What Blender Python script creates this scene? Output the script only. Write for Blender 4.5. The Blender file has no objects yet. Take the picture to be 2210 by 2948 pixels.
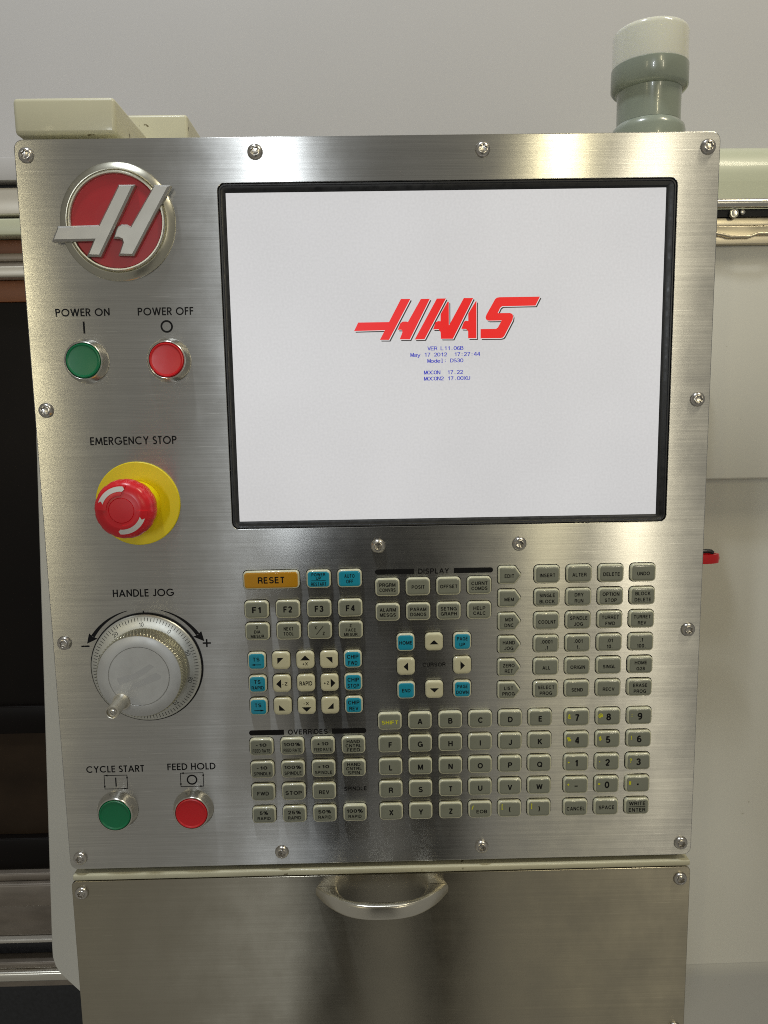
import bpy, bmesh, math, random
from mathutils import Matrix, Vector
random.seed(7)
MM = 0.001
S = bpy.context.scene
COL = S.collection

# ------------------------------------------------------------------ camera
cam = bpy.data.cameras.new('camera')
cam.sensor_fit = 'VERTICAL'; cam.sensor_height = 36.0
cam.lens = 2215.0 / 2948.0 * 36.0
cam.clip_start = 0.01; cam.clip_end = 100
camo = bpy.data.objects.new('camera', cam); COL.objects.link(camo)
rv = Vector((0.13927736, -0.01753604, 0.01466385))
Rw = Matrix.Rotation(rv.length, 3, rv.normalized())
Bm = Matrix(((1, 0, 0), (0, 0, -1), (0, 1, 0)))
Fl = Matrix(((1, 0, 0), (0, -1, 0), (0, 0, -1)))
M3 = (Fl @ Bm @ Rw).transposed()
camo.matrix_world = Matrix.Translation(Vector((-1.706, -551.96, 85.10)) * MM) @ M3.to_4x4()
S.camera = camo
cam.dof.use_dof = False

# ------------------------------------------------------------------ world, lamps, exposure
w = bpy.data.worlds.new('World'); S.world = w; w.use_nodes = True
bg = w.node_tree.nodes['Background']
bg.inputs[0].default_value = (1.0, 0.965, 0.86, 1); bg.inputs[1].default_value = 0.19

def lamp(name, loc, size, radiance, color, target=(0, 0, 0)):
    d = bpy.data.lights.new(name, 'AREA'); d.shape = 'RECTANGLE'
    d.size, d.size_y = size
    d.energy = radiance * math.pi * size[0] * size[1]
    d.color = color
    o = bpy.data.objects.new(name, d); COL.objects.link(o)
    o.location = loc
    o.rotation_euler = (Vector(target) - Vector(loc)).to_track_quat('-Z', 'Y').to_euler()
    return o
COOL = (0.88, 0.94, 1.0); WARM = (1.0, 0.91, 0.68); YEL = (1.0, 0.89, 0.56)
lamp('shop_lamp_cool', (-0.95, -8.0, 0.75), (0.10, 1.2), 150, COOL)
lamp('shop_lamp_warm', (2.02, -8.0, 2.3), (0.20, 1.0), 56, YEL)
lamp('shop_lamp_side', (2.75, -7.5, 0.8), (0.18, 1.6), 36, WARM)
lamp('shop_lamp_far', (-3.6, -7.5, 0.9), (0.22, 1.6), 14, YEL)
lamp('ceiling_lamp_cool', (-0.30, -0.32, 1.7), (0.10, 0.16), 230, COOL, (0, 0.2, 0))
lamp('ceiling_lamp_warm', (0.95, -0.55, 1.6), (0.2, 0.5), 28, WARM, (0.1, 0.2, 0))
S.view_settings.view_transform = 'Standard'
S.view_settings.look = 'None'; S.view_settings.gamma = 1
S.view_settings.exposure = 0.0
S.cycles.filter_width = 1.0
S.cycles.use_denoising = False      # keep the fine grain of the steel and the small lettering
S.cycles.sample_clamp_indirect = 1.5
S.cycles.blur_glossy = 0.6

# ------------------------------------------------------------------ materials
def lin(c):
    return tuple((x / 255 / 12.92 if x <= 10 else ((x / 255 + .055) / 1.055) ** 2.4) for x in c)
MATS = {}
def mat(name, color, rough=.5, metal=0.0, spec=.5, coat=0.0, coat_rough=.1, noise=0.0, nscale=(60, 60, 60), rnoise=0.0,
        bump=0.0, emit=None, aniso=0.0, trans=0.0, sss=0.0, spots=None):
    m = bpy.data.materials.new(name); m.use_nodes = True
    nt = m.node_tree; n = nt.nodes; L = nt.links
    p = n['Principled BSDF']
    p.inputs['Base Color'].default_value = (*color, 1)
    p.inputs['Roughness'].default_value = rough
    p.inputs['Metallic'].default_value = metal
    p.inputs['Specular IOR Level'].default_value = spec
    p.inputs['Coat Weight'].default_value = coat
    p.inputs['Coat Roughness'].default_value = coat_rough
    p.inputs['Transmission Weight'].default_value = trans
    p.inputs['Subsurface Weight'].default_value = sss
    if sss:
        p.inputs['Subsurface Radius'].default_value = (.004, .004, .003); p.inputs['Subsurface Scale'].default_value = 1
    if emit:
        p.inputs['Emission Color'].default_value = (*emit[0], 1); p.inputs['Emission Strength'].default_value = emit[1]
    if aniso:
        p.inputs['Anisotropic'].default_value = aniso
        c = n.new('ShaderNodeCombineXYZ'); c.inputs[2].default_value = 1.0
        L.new(c.outputs[0], p.inputs['Tangent'])
    if noise or rnoise or bump or spots:
        tc = n.new('ShaderNodeTexCoord')
        mp = n.new('ShaderNodeMapping'); mp.inputs['Scale'].default_value = nscale
        L.new(tc.outputs['Object'], mp.inputs[0])
        nz = n.new('ShaderNodeTexNoise'); nz.inputs['Scale'].default_value = 1; nz.inputs['Detail'].default_value = 4
        L.new(mp.outputs[0], nz.inputs[0])
        col_out = None
        if noise:
            mx = n.new('ShaderNodeMix'); mx.data_type = 'RGBA'
            mr = n.new('ShaderNodeMapRange'); mr.inputs[1].default_value = .3; mr.inputs[2].default_value = .7
            L.new(nz.outputs[0], mr.inputs[0]); L.new(mr.outputs[0], mx.inputs[0])
            mx.inputs[6].default_value = (*[x * (1 - noise) for x in color], 1)
            mx.inputs[7].default_value = (*[min(1, x * (1 + noise)) for x in color], 1)
            col_out = mx.outputs[2]
        if spots:      # sparse specks of dirt: (colour, scale, threshold)
            sn = n.new('ShaderNodeTexNoise'); sn.inputs['Scale'].default_value = spots[1]; sn.inputs['Detail'].default_value = 2
            L.new(tc.outputs['Object'], sn.inputs[0])
            sr = n.new('ShaderNodeMapRange'); sr.inputs[1].default_value = spots[2]; sr.inputs[2].default_value = spots[2] + .03
            L.new(sn.outputs[0], sr.inputs[0])
            m2 = n.new('ShaderNodeMix'); m2.data_type = 'RGBA'
            L.new(sr.outputs[0], m2.inputs[0])
            if col_out: L.new(col_out, m2.inputs[6])
            else: m2.inputs[6].default_value = (*color, 1)
            m2.inputs[7].default_value = (*spots[0], 1)
            col_out = m2.outputs[2]
        if col_out: L.new(col_out, p.inputs['Base Color'])
        if rnoise:
            r = n.new('ShaderNodeMapRange'); r.inputs[1].default_value = .3; r.inputs[2].default_value = .7
            r.inputs[3].default_value = max(.02, rough - rnoise); r.inputs[4].default_value = rough + rnoise
            L.new(nz.outputs[0], r.inputs[0]); L.new(r.outputs[0], p.inputs['Roughness'])
        if bump:
            b = n.new('ShaderNodeBump'); b.inputs['Strength'].default_value = 1; b.inputs['Distance'].default_value = bump
            L.new(nz.outputs[0], b.inputs['Height']); L.new(b.outputs[0], p.inputs['Normal'])
    MATS[name] = m
    return m

def brushed(name, color, rough, aniso, grain, smudge, scratch=.35):
    """horizontally brushed stainless steel: the highlight stretches across the grain (upright)"""
    m = bpy.data.materials.new(name); m.use_nodes = True
    nt = m.node_tree; n = nt.nodes; L = nt.links
    p = n['Principled BSDF']; p.inputs['Metallic'].default_value = 1
    p.inputs['Anisotropic'].default_value = aniso
    c = n.new('ShaderNodeCombineXYZ'); c.inputs[2].default_value = 1.0
    L.new(c.outputs[0], p.inputs['Tangent'])
    tc = n.new('ShaderNodeTexCoord')
    def noise(sc, detail, seed=0, rough=.6):
        mp = n.new('ShaderNodeMapping'); mp.inputs['Scale'].default_value = sc; mp.inputs['Location'].default_value = (seed, seed * 2.3, seed * 1.7)
        L.new(tc.outputs['Object'], mp.inputs[0])
        z = n.new('ShaderNodeTexNoise'); z.inputs['Scale'].default_value = 1; z.inputs['Detail'].default_value = detail; z.inputs['Roughness'].default_value = rough
        L.new(mp.outputs[0], z.inputs[0]); return z.outputs[0]
    def rng(src, a, b, lo, hi):
        r = n.new('ShaderNodeMapRange'); r.inputs[1].default_value = a; r.inputs[2].default_value = b
        r.inputs[3].default_value = lo; r.inputs[4].default_value = hi; L.new(src, r.inputs[0]); return r.outputs[0]
    def mul(a, b):
        q = n.new('ShaderNodeMath'); q.operation = 'MULTIPLY'; L.new(a, q.inputs[0]); L.new(b, q.inputs[1]); return q.outputs[0]
    def add(a, b):
        q = n.new('ShaderNodeMath'); q.operation = 'ADD'; L.new(a, q.inputs[0]); L.new(b, q.inputs[1]); return q.outputs[0]
    g1 = noise((11, 1, 2400), 2); g2 = noise((24, 1, 4200), 2, 5); g3 = noise((4, 1, 800), 2, 9)
    sm = noise((7, 7, 9), 5, 3); sm2 = noise((30, 1, 22), 4, 11)
    grainv = mul(mul(rng(g1, .3, .7, 1 - grain, 1 + grain), rng(g2, .3, .7, 1 - grain * .8, 1 + grain * .8)), rng(g3, .3, .7, 1 - grain * .5, 1 + grain * .5))
    # rare longer scratches along the grain
    sc = noise((30, 1, 1400), 1, 21, .4)
    scr = rng(sc, .74, .80, 1.0, 1.0 + scratch)
    grainv = mul(grainv, scr)
    grainv = mul(grainv, rng(sm, .3, .7, 1 - smudge, 1 + smudge))
    vm = n.new('ShaderNodeVectorMath'); vm.operation = 'SCALE'; vm.inputs[0].default_value = color; L.new(grainv, vm.inputs[3])
    L.new(vm.outputs[0], p.inputs['Base Color'])
    ro = add(rng(sm2, .3, .7, rough - .028, rough + .028), rng(g3, .3, .7, -.008, .008))
    L.new(ro, p.inputs['Roughness'])
    b = n.new('ShaderNodeBump'); b.inputs['Strength'].default_value = 1; b.inputs['Distance'].default_value = .000006
    hh = add(g1, noise((70, 1, 1700), 2, 31)); L.new(hh, b.inputs['Height'])
    L.new(b.outputs[0], p.inputs['Normal'])
    MATS[name] = m
    return m

brushed('brushed_plate', (.62, .615, .59), .25, 1.0, .08, .05)
brushed('brushed_door', (.46, .425, .34), .25, .95, .025, .05, .2)
mat('chrome', (.72, .70, .64), .24, 1, rnoise=.03, nscale=(60, 60, 60))
mat('screw_steel', (.62, .59, .54), .26, 1, rnoise=.08, nscale=(700, 700, 700), noise=.12)
mat('satin_steel', (.76, .73, .64), .32, 1, rnoise=.06, nscale=(30, 300, 300))
mat('emblem_silver', (.50, .49, .46), .40, .85, rnoise=.05, nscale=(90, 90, 90))
mat('emblem_ring', (.62, .60, .50), .30, 1, rnoise=.05, nscale=(60, 60, 60))
mat('emblem_red', lin((178, 22, 34)), .35, noise=.05, coat=.2)
mat('aluminium', (.62, .62, .60), .45, .7, rnoise=.06, noise=.03, nscale=(90, 90, 90))
mat('aluminium_scale', (.72, .72, .66), .38, .85, rnoise=.05, nscale=(80, 80, 80))
mat('aluminium_knurl', (.66, .64, .50), .3, .9)
mat('green_plastic', lin((0, 116, 72)), .36, coat=.15, coat_rough=.25, rnoise=.06, nscale=(90, 90, 90))
mat('red_plastic', lin((214, 26, 34)), .36, coat=.15, coat_rough=.25, rnoise=.06, nscale=(90, 90, 90))
mat('red_stop', lin((224, 28, 40)), .32, coat=.2, coat_rough=.2, rnoise=.05, nscale=(90, 90, 90))
mat('yellow_plastic', lin((240, 218, 0)), .42, rnoise=.05, nscale=(90, 90, 90))
mat('white_print', (.78, .77, .72), .5)
mat('black_print', (.010, .010, .011), .7, spec=.15)
mat('tick_print', (.05, .05, .045), .7, spec=.2)
mat('yellow_print', lin((228, 228, 30)), .5)
mat('key_cream', lin((218, 217, 190)), .28, coat=.5, coat_rough=.08, noise=.03, nscale=(50, 50, 50), sss=.15)
mat('key_cream_face', lin((220, 216, 184)), .30, coat=.5, coat_rough=.1, noise=.04, nscale=(50, 50, 50))
mat('key_grey_face', lin((140, 143, 129)), .32, coat=.6, coat_rough=.1, noise=.04, nscale=(60, 60, 60))
mat('key_blue_face', lin((30, 160, 192)), .32, coat=.6, coat_rough=.1, noise=.04, nscale=(60, 60, 60))
mat('key_amber_face', lin((204, 146, 16)), .30, coat=.6, coat_rough=.1, noise=.05, nscale=(50, 50, 50))
mat('black_rubber', (.018, .019, .022), .38, noise=.2, nscale=(200, 200, 200), rnoise=.1)
mat('beige_paint', lin((205, 201, 174)), .38, coat=.15, noise=.03, nscale=(30, 30, 30), bump=.00004, spots=(lin((120, 112, 84)), 120, .70))
mat('white_paint', lin((196, 200, 196)), .42, noise=.03, nscale=(20, 20, 20))
mat('wall_paint', lin((187, 185, 185)), .5, noise=.025, nscale=(4, 4, 4), bump=.00003)
mat('skin_paint', lin((211, 208, 197)), .40, noise=.025, nscale=(8, 8, 8), bump=.00003, spots=(lin((140, 132, 110)), 60, .74))
mat('cover_paint', lin((196, 198, 172)), .36, coat=.2, noise=.03, nscale=(8, 8, 8), bump=.00006)
mat('lens_white', lin((228, 227, 212)), .16, coat=.6, coat_rough=.05, sss=.4, noise=.03, nscale=(20, 20, 10))
mat('beacon_grey', lin((150, 158, 144)), .24, coat=.4, coat_rough=.06, noise=.03, nscale=(30, 30, 30))
mat('zinc_gold', (.58, .52, .40), .34, 1, noise=.12, nscale=(30, 30, 60), rnoise=.08)
mat('dark_glass', (.008, .006, .005), .4, spec=.12, noise=.3, nscale=(5, 5, 5))
mat('brown_reflection', (.036, .022, .012), .4, spec=.15, noise=.6, nscale=(6, 6, 9))  # brown reflection of the lower window, put into the glass colour
mat('dark_steel', lin((134, 124, 112)), .42, .3, noise=.18, nscale=(20, 20, 60), rnoise=.1)
mat('rail_light', lin((196, 190, 178)), .35, .3, noise=.06, nscale=(12, 30, 60))
mat('brown_panel', lin((128, 74, 34)), .5, noise=.3, nscale=(9, 9, 16))
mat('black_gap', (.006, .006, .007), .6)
mat('red_enamel', lin((205, 18, 26)), .25, coat=.4)

# LCD: a lit screen gives off light
def screen_mat(name, col, strength, var=0.0):
    m = bpy.data.materials.new(name); m.use_nodes = True
    nt = m.node_tree; n = nt.nodes; L = nt.links
    p = n['Principled BSDF']
    p.inputs['Base Color'].default_value = (.03, .03, .035, 1); p.inputs['Roughness'].default_value = .34
    p.inputs['Specular IOR Level'].default_value = .35
    p.inputs['Emission Color'].default_value = (*col, 1); p.inputs['Emission Strength'].default_value = strength
    if var:
        tc = n.new('ShaderNodeTexCoord'); z = n.new('ShaderNodeTexNoise'); z.inputs['Scale'].default_value = 620; z.inputs['Detail'].default_value = 3
        L.new(tc.outputs['Object'], z.inputs[0])
        z2 = n.new('ShaderNodeTexNoise'); z2.inputs['Scale'].default_value = 9; z2.inputs['Detail'].default_value = 2
        L.new(tc.outputs['Object'], z2.inputs[0])
        a = n.new('ShaderNodeMath'); a.operation = 'ADD'; L.new(z.outputs[0], a.inputs[0]); L.new(z2.outputs[0], a.inputs[1])
        r = n.new('ShaderNodeMapRange'); r.inputs[1].default_value = .7; r.inputs[2].default_value = 1.3
        r.inputs[3].default_value = strength * (1 - var); r.inputs[4].default_value = strength * (1 + var)
        L.new(a.outputs[0], r.inputs[0]); L.new(r.outputs[0], p.inputs['Emission Strength'])
    MATS[name] = m
screen_mat('screen_white', (1.0, .99, .985), .59, .06)
screen_mat('screen_red', lin((242, 10, 12)), .86)
screen_mat('screen_blue', lin((56, 62, 190)), .85)
screen_mat('screen_black', lin((52, 46, 46)), .8)
screen_mat('screen_bright', (1, 1, 1), .72)

# ------------------------------------------------------------------ helpers
def link(o, parent=None, loc=None):
    COL.objects.link(o)
    if loc is not None: o.location = Vector(loc) * MM
    if parent: o.parent = parent
    return o
def obj(name, verts, faces, m, parent=None, loc=(0, 0, 0), smooth=None):
    """verts in mm"""
    me = bpy.data.meshes.new(name)
    me.from_pydata([(a * MM, b * MM, c * MM) for a, b, c in verts], [], faces)
    me.materials.append(MATS[m]); me.validate(); me.update()
    if smooth is not None:
        me.polygons.foreach_set('use_smooth', [True] * len(me.polygons))
        me.set_sharp_from_angle(angle=math.radians(smooth))
    return link(bpy.data.objects.new(name, me), parent, loc)
def share(o, parent, loc):
    c = o.copy(); COL.objects.link(c); c.parent = parent; c.location = Vector(loc) * MM
    return c
def thing(name, label, cat, loc=(0, 0, 0), group=None):
    o = bpy.data.objects.new(name, None); COL.objects.link(o); o.empty_display_size = .02
    o.location = Vector(loc) * MM; o['label'] = label; o['category'] = cat
    if group: o['group'] = group
    return o

def offset_convex(pts, d):
    n = len(pts); out = []
    for i in range(n):
        a, b, c = Vector(pts[i - 1]), Vector(pts[i]), Vector(pts[(i + 1) % n])
        e1 = (b - a).normalized(); e2 = (c - b).normalized()
        n1 = Vector((-e1.y, e1.x)); n2 = Vector((-e2.y, e2.x))      # inward for ccw
        k = d / (1 + n1.dot(n2))
        out.append(tuple(b + (n1 + n2) * k))
    return out
def fillet(pts, r, seg=5):
    n = len(pts); out = []
    for i in range(n):
        a, b, c = Vector(pts[i - 1]), Vector(pts[i]), Vector(pts[(i + 1) % n])
        u = (a - b).normalized(); v = (c - b).normalized()
        ang = u.angle(v); t = min(r / math.tan(ang / 2), .49 * min((a - b).length, (c - b).length))
        rr = t * math.tan(ang / 2)
        cen = b + (u + v).normalized() * (rr / math.sin(ang / 2))
        p0 = b + u * t - cen; p1 = b + v * t - cen
        a0 = math.atan2(p0.y, p0.x); a1 = math.atan2(p1.y, p1.x)
        da = (a1 - a0 + math.pi) % (2 * math.pi) - math.pi
        for k in range(seg + 1):
            th = a0 + da * k / seg
            out.append((cen.x + rr * math.cos(th), cen.y + rr * math.sin(th)))
    return out
def rect(w, h, cx=0, cz=0):
    return [(cx - w / 2, cz - h / 2), (cx + w / 2, cz - h / 2), (cx + w / 2, cz + h / 2), (cx - w / 2, cz + h / 2)]
def rings_mesh(rings, cap0=False, cap1=True):
    """rings: lists of (x,y,z), ccw seen from the front (-y); successive rings go towards the front / inwards"""
    v = []; f = []; n = len(rings[0])
    for r in rings: v += r
    for k in range(len(rings) - 1):
        for i in range(n):
            j = (i + 1) % n
            f.append((k * n + i, k * n + j, (k + 1) * n + j, (k + 1) * n + i))
    if cap0: f.append(tuple(reversed(range(n))))
    if cap1: f.append(tuple(range((len(rings) - 1) * n, len(rings) * n)))
    return v, f
def raised(pts, r, steps, seg=5, cap0=False):
    """convex outline raised towards -y; steps: (inset, height)"""
    R = []
    for ins, h in steps:
        q = fillet(offset_convex(pts, ins) if ins else pts, max(.25, r - ins), seg)
        R.append([(x, -h, z) for x, z in q])
    return rings_mesh(R, cap0)
def lathe(profile, n=48, rmod=None, cap0=False, cap1=True):
    """profile (r,h) revolved about the -y axis"""
    R = []
    for k, (r, h) in enumerate(profile):
        R.append([((r * (rmod(k, 2 * math.pi * i / n) if rmod else 1)) * math.cos(2 * math.pi * i / n), -h,
                   (r * (rmod(k, 2 * math.pi * i / n) if rmod else 1)) * math.sin(2 * math.pi * i / n)) for i in range(n)])
    return rings_mesh(R, cap0, cap1)
def lathe_z(profile, n=56, cap0=True, cap1=True):
    R = [[(r * math.cos(2 * math.pi * i / n), r * math.sin(2 * math.pi * i / n), h) for i in range(n)] for r, h in profile]
    return rings_mesh(R, cap0, cap1)
def box(name, x0, x1, y0, y1, z0, z1, m, parent=None, bev=1.0, loc=(0, 0, 0), seg=2):
    bm = bmesh.new(); bmesh.ops.create_cube(bm, size=1)
    for v in bm.verts:
        v.co = Vector(((x0 + x1) / 2 + v.co.x * (x1 - x0), (y0 + y1) / 2 + v.co.y * (y1 - y0), (z0 + z1) / 2 + v.co.z * (z1 - z0))) * MM
    if bev: bmesh.ops.bevel(bm, geom=list(bm.edges), offset=bev * MM, segments=seg, profile=.5, affect='EDGES', clamp_overlap=True)
    me = bpy.data.meshes.new(name); bm.to_mesh(me); bm.free(); me.materials.append(MATS[m])
    me.polygons.foreach_set('use_smooth', [True] * len(me.polygons)); me.set_sharp_from_angle(angle=math.radians(50))
    return link(bpy.data.objects.new(name, me), parent, loc)
def prism(name, pts, h0, h1, m, parent=None, bev=0.0, loc=(0, 0, 0), drop=None):
    """(possibly concave) outline extruded from height h0 to h1 towards -y, bevelled front edge"""
    bm = bmesh.new()
    f = bm.faces.new([bm.verts.new((x * MM, -h0 * MM, z * MM)) for x, z in pts]); bm.normal_update()
    if f.normal.y > 0: f.normal_flip()
    if h1 != h0:
        r = bmesh.ops.extrude_face_region(bm, geom=[f])
        top = [g for g in r['geom'] if isinstance(g, bmesh.types.BMFace)]
        dz = (h1 - h0) - (drop or 0)
        bmesh.ops.translate(bm, verts=list({v for t in top for v in t.verts}), vec=(0, -dz * MM, 0))
        bm.normal_update()
        if bev: bmesh.ops.inset_region(bm, faces=top, thickness=bev * MM, depth=(drop or 0) * MM, use_even_offset=True)
        bmesh.ops.recalc_face_normals(bm, faces=list(bm.faces))
    me = bpy.data.meshes.new(name); bm.to_mesh(me); bm.free(); me.materials.append(MATS[m])
    return link(bpy.data.objects.new(name, me), parent, loc)
def extrude_x(name, prof, x0, x1, m, parent=None, loc=(0, 0, 0), smooth=35):
    """closed (y,z) profile extruded along x"""
    n = len(prof); v = [(x0, y, z) for y, z in prof] + [(x1, y, z) for y, z in prof]
    f = [(i, (i + 1) % n, n + (i + 1) % n, n + i) for i in range(n)] + [tuple(reversed(range(n))), tuple(range(n, 2 * n))]
    o = obj(name, v, f, m, parent, loc, smooth)
    bm = bmesh.new(); bm.from_mesh(o.data); bmesh.ops.recalc_face_normals(bm, faces=list(bm.faces)); bm.to_mesh(o.data); bm.free()
    return o
def tube(name, path, r, m, parent=None, n=12, loc=(0, 0, 0)):
    P = [Vector(p) for p in path]; R = []
    for i, p in enumerate(P):
        t = ((P[min(i + 1, len(P) - 1)] - P[max(i - 1, 0)])).normalized()
        a = t.cross(Vector((0, 1, 0))); a = a.normalized() if a.length > .05 else t.cross(Vector((0, 0, 1))).normalized()
        b = t.cross(a).normalized()
        R.append([tuple(p + (a * math.cos(2 * math.pi * k / n) + b * math.sin(2 * math.pi * k / n)) * r) for k in range(n)])
    v, f = rings_mesh(R, True, True)
    o = obj(name, v, f, m, parent, loc, 60)
    bm = bmesh.new(); bm.from_mesh(o.data); bmesh.ops.recalc_face_normals(bm, faces=list(bm.faces)); bm.to_mesh(o.data); bm.free()
    return o

# ------------------------------------------------------------------ lettering
TXT = {}
def earc(cx, cy, rx, ry, a0, a1, n=12):
    return [(cx + rx * math.cos(math.radians(a0 + (a1 - a0) * i / n)), cy + ry * math.sin(math.radians(a0 + (a1 - a0) * i / n))) for i in range(n + 1)]
def ering(cx, cy, rx, ry, n=22): return ('c', earc(cx, cy, rx, ry, 0, 360, n)[:-1])
def glyph_table():
    lo, hi = .07, .93
    st = [(0, 0), (0, 1)]
    g = {
     'A': (.68, [[(0, 0), (.32, .98)], [(.36, .98), (.68, 0)], [(.12, .33), (.56, .33)]]),
     'B': (.58, [st, [(0, hi), (.32, hi)] + earc(.32, .735, .2, .195, 90, -90, 8) + [(0, .54)], [(.3, .54)] + earc(.34, .305, .24, .235, 90, -90, 8) + [(0, lo)]]),
     'C': (.7, [earc(.37, .5, .37, .43, 38, 322, 18)]),
     'D': (.65, [st, [(0, hi), (.25, hi)] + earc(.25, .5, .4, .43, 90, -90, 12) + [(0, lo)]]),
     'E': (.5, [st, [(0, hi), (.5, hi)], [(0, .53), (.46, .53)], [(0, lo), (.52, lo)]]),
     'F': (.48, [st, [(0, hi), (.5, hi)], [(0, .51), (.43, .51)]]),
     'G': (.74, [earc(.37, .5, .37, .43, 42, 335, 18), [(.42, .46), (.73, .46), (.73, .02)]]),
     'H': (.6, [st, [(.6, 0), (.6, 1)], [(0, .53), (.6, .53)]]),
     'I': (0.0, [st]),
     'J': (.42, [[(.42, 1), (.42, .28)] + earc(.21, .28, .21, .21, 0, -175, 9)]),
     'K': (.6, [st, [(.58, 1), (0, .36)], [(.2, .58), (.62, 0)]]),
     'L': (.46, [st, [(0, lo), (.48, lo)]]),
     'M': (.74, [st, [(.03, .98), (.37, .04), (.71, .98)], [(.74, 0), (.74, 1)]]),
     'N': (.6, [st, [(.03, .98), (.57, .02)], [(.6, 0), (.6, 1)]]),
     'O': (.76, [ering(.38, .5, .38, .43)]),
     'P': (.56, [st, [(0, hi), (.33, hi)] + earc(.33, .7, .23, .23, 90, -90, 9) + [(0, .47)]]),
     'Q': (.76, [ering(.38, .5, .38, .43), [(.46, .26), (.76, .0)]]),
     'R': (.58, [st, [(0, hi), (.34, hi)] + earc(.34, .71, .22, .22, 90, -90, 9) + [(0, .49)], [(.34, .49), (.48, .42), (.53, .3), (.58, 0)]]),
     'S': (.58, [earc(.29, .715, .26, .215, 25, 250, 11) + earc(.29, .285, .285, .215, 72, -160, 11)]),
     'T': (.58, [[(0, hi), (.58, hi)], [(.29, 0), (.29, 1)]]),
     'U': (.6, [[(0, 1), (0, .36)] + earc(.3, .36, .3, .29, 180, 360, 11) + [(.6, 1)]]),
     'V': (.64, [[(0, 1), (.32, .03), (.64, 1)]]),
     'W': (.96, [[(0, 1), (.22, .04), (.48, .96), (.74, .04), (.96, 1)]]),
     'X': (.6, [[(0, 1), (.6, 0)], [(.6, 1), (0, 0)]]),
     'Y': (.62, [[(0, 1), (.31, .45), (.62, 1)], [(.31, .5), (.31, 0)]]),
     'Z': (.58, [[(.02, hi), (.56, hi), (.02, lo), (.58, lo)]]),
     '0': (.5, [ering(.25, .5, .25, .43)]),
     '1': (.26, [[(.24, 0), (.24, 1)], [(0, .74), (.16, .78), (.23, .94)]]),
     '2': (.5, [earc(.25, .68, .24, .25, 172, -32, 11) + [(.02, lo), (.52, lo)]]),
     '3': (.5, [earc(.24, .725, .22, .205, 165, -85, 10), earc(.24, .29, .25, .225, 95, -165, 11)]),
     '4': (.52, [[(.39, 0), (.39, 1)], [(.37, .98), (.0, .3)], [(0, .27), (.54, .27)]]),
     '5': (.5, [[(.47, hi), (.1, hi), (.05, .5)] + earc(.25, .32, .245, .25, 140, -160, 12)]),
     '6': (.5, [ering(.26, .31, .24, .24, 18), earc(.28, .5, .27, .43, 55, 195, 10)]),
     '7': (.5, [[(0, hi), (.49, hi), (.3, .52), (.19, 0)]]),
     '8': (.5, [ering(.25, .735, .2, .2, 18), ering(.25, .29, .245, .225, 18)]),
     '9': (.5, [ering(.24, .69, .24, .24, 18), earc(.22, .5, .27, .43, -125, 15, 10)]),
     '.': (.16, [[(.08, 0), (.08, .17)]]), ',': (.0, [[(0.02, .14), (-.04, -.16)]]), "'": (.06, [[(.06, 1), (.0, .7)]]),
     '-': (.3, [[(0, .4), (.3, .4)]]), '+': (.5, [[(0, .42), (.5, .42)], [(.25, .14), (.25, .7)]]), '=': (.5, [[(0, .56), (.5, .56)], [(0, .3), (.5, .3)]]),
     ':': (.0, [[(0, .12), (0, .27)], [(0, .6), (0, .75)]]), '!': (.0, [[(0, .3), (0, 1)], [(0, 0), (0, .15)]]),
     '%': (.86, [ering(.19, .73, .17, .2, 14), ering(.67, .27, .17, .2, 14), [(.2, 0), (.66, 1)]]),
     '&': (.62, [[(.6, 0), (.16, .68)] + earc(.27, .8, .14, .14, 200, -30, 9) + [(.12, .42)] + earc(.22, .26, .22, .2, 150, 320, 9) + [(.52, .45)]]),
     '@': (.9, [earc(.45, .5, .45, .47, -40, 285, 18), ering(.45, .5, .18, .2, 14), [(.63, .68), (.62, .36), (.72, .32)]]),
     '$': (.54, [earc(.27, .69, .24, .19, 25, 250, 11) + earc(.27, .31, .26, .19, 72, -160, 11), [(.27, -.06), (.27, 1.06)]]),
     '*': (.36, [[(.18, .62), (.18, .98)], [(.0, .7), (.36, .9)], [(.0, .9), (.36, .7)]]),
     '?': (.46, [earc(.23, .74, .21, .2, 170, -45, 10) + [(.23, .44), (.23, .3)], [(.23, 0), (.23, .14)]]),
     '#': (.56, [[(.1, 0), (.22, 1)], [(.34, 0), (.46, 1)], [(.02, .34), (.54, .34)], [(.03, .66), (.56, .66)]]),
     '(': (.16, [earc(.5, .45, .48, .72, 135, 225, 10)]), ')': (.16, [earc(-.34, .45, .48, .72, 45, -45, 10)]),
     '[': (.16, [[(.16, 1.06), (0, 1.06), (0, -.12), (.16, -.12)]]), ']': (.16, [[(0, 1.06), (.16, 1.06), (.16, -.12), (0, -.12)]]),
     '/': (.36, [[(0, 0), (.36, 1)]]),
     'a': (.46, [earc(.24, .5, .21, .16, 165, 0, 7) + [(.45, 0)], earc(.22, .2, .21, .16, 60, 330, 10)]), 'o': (.5, [ering(.25, .33, .25, .29, 18)]),
     'e': (.5, [[(.02, .36), (.48, .36)] + earc(.25, .33, .25, .29, 6, 320, 14)]), 'd': (.46, [ering(.22, .33, .22, .29, 18), [(.46, 0), (.46, 1)]]),
     'l': (.3, [[(0, .96), (.15, .96), (.15, .04)], [(0, .04), (.3, .04)]]), 'y': (.5, [[(0, .66), (.26, .05)], [(.5, .66), (.2, -.2), (.02, -.24)]]),
    }
    return g
GLY = {}
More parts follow.
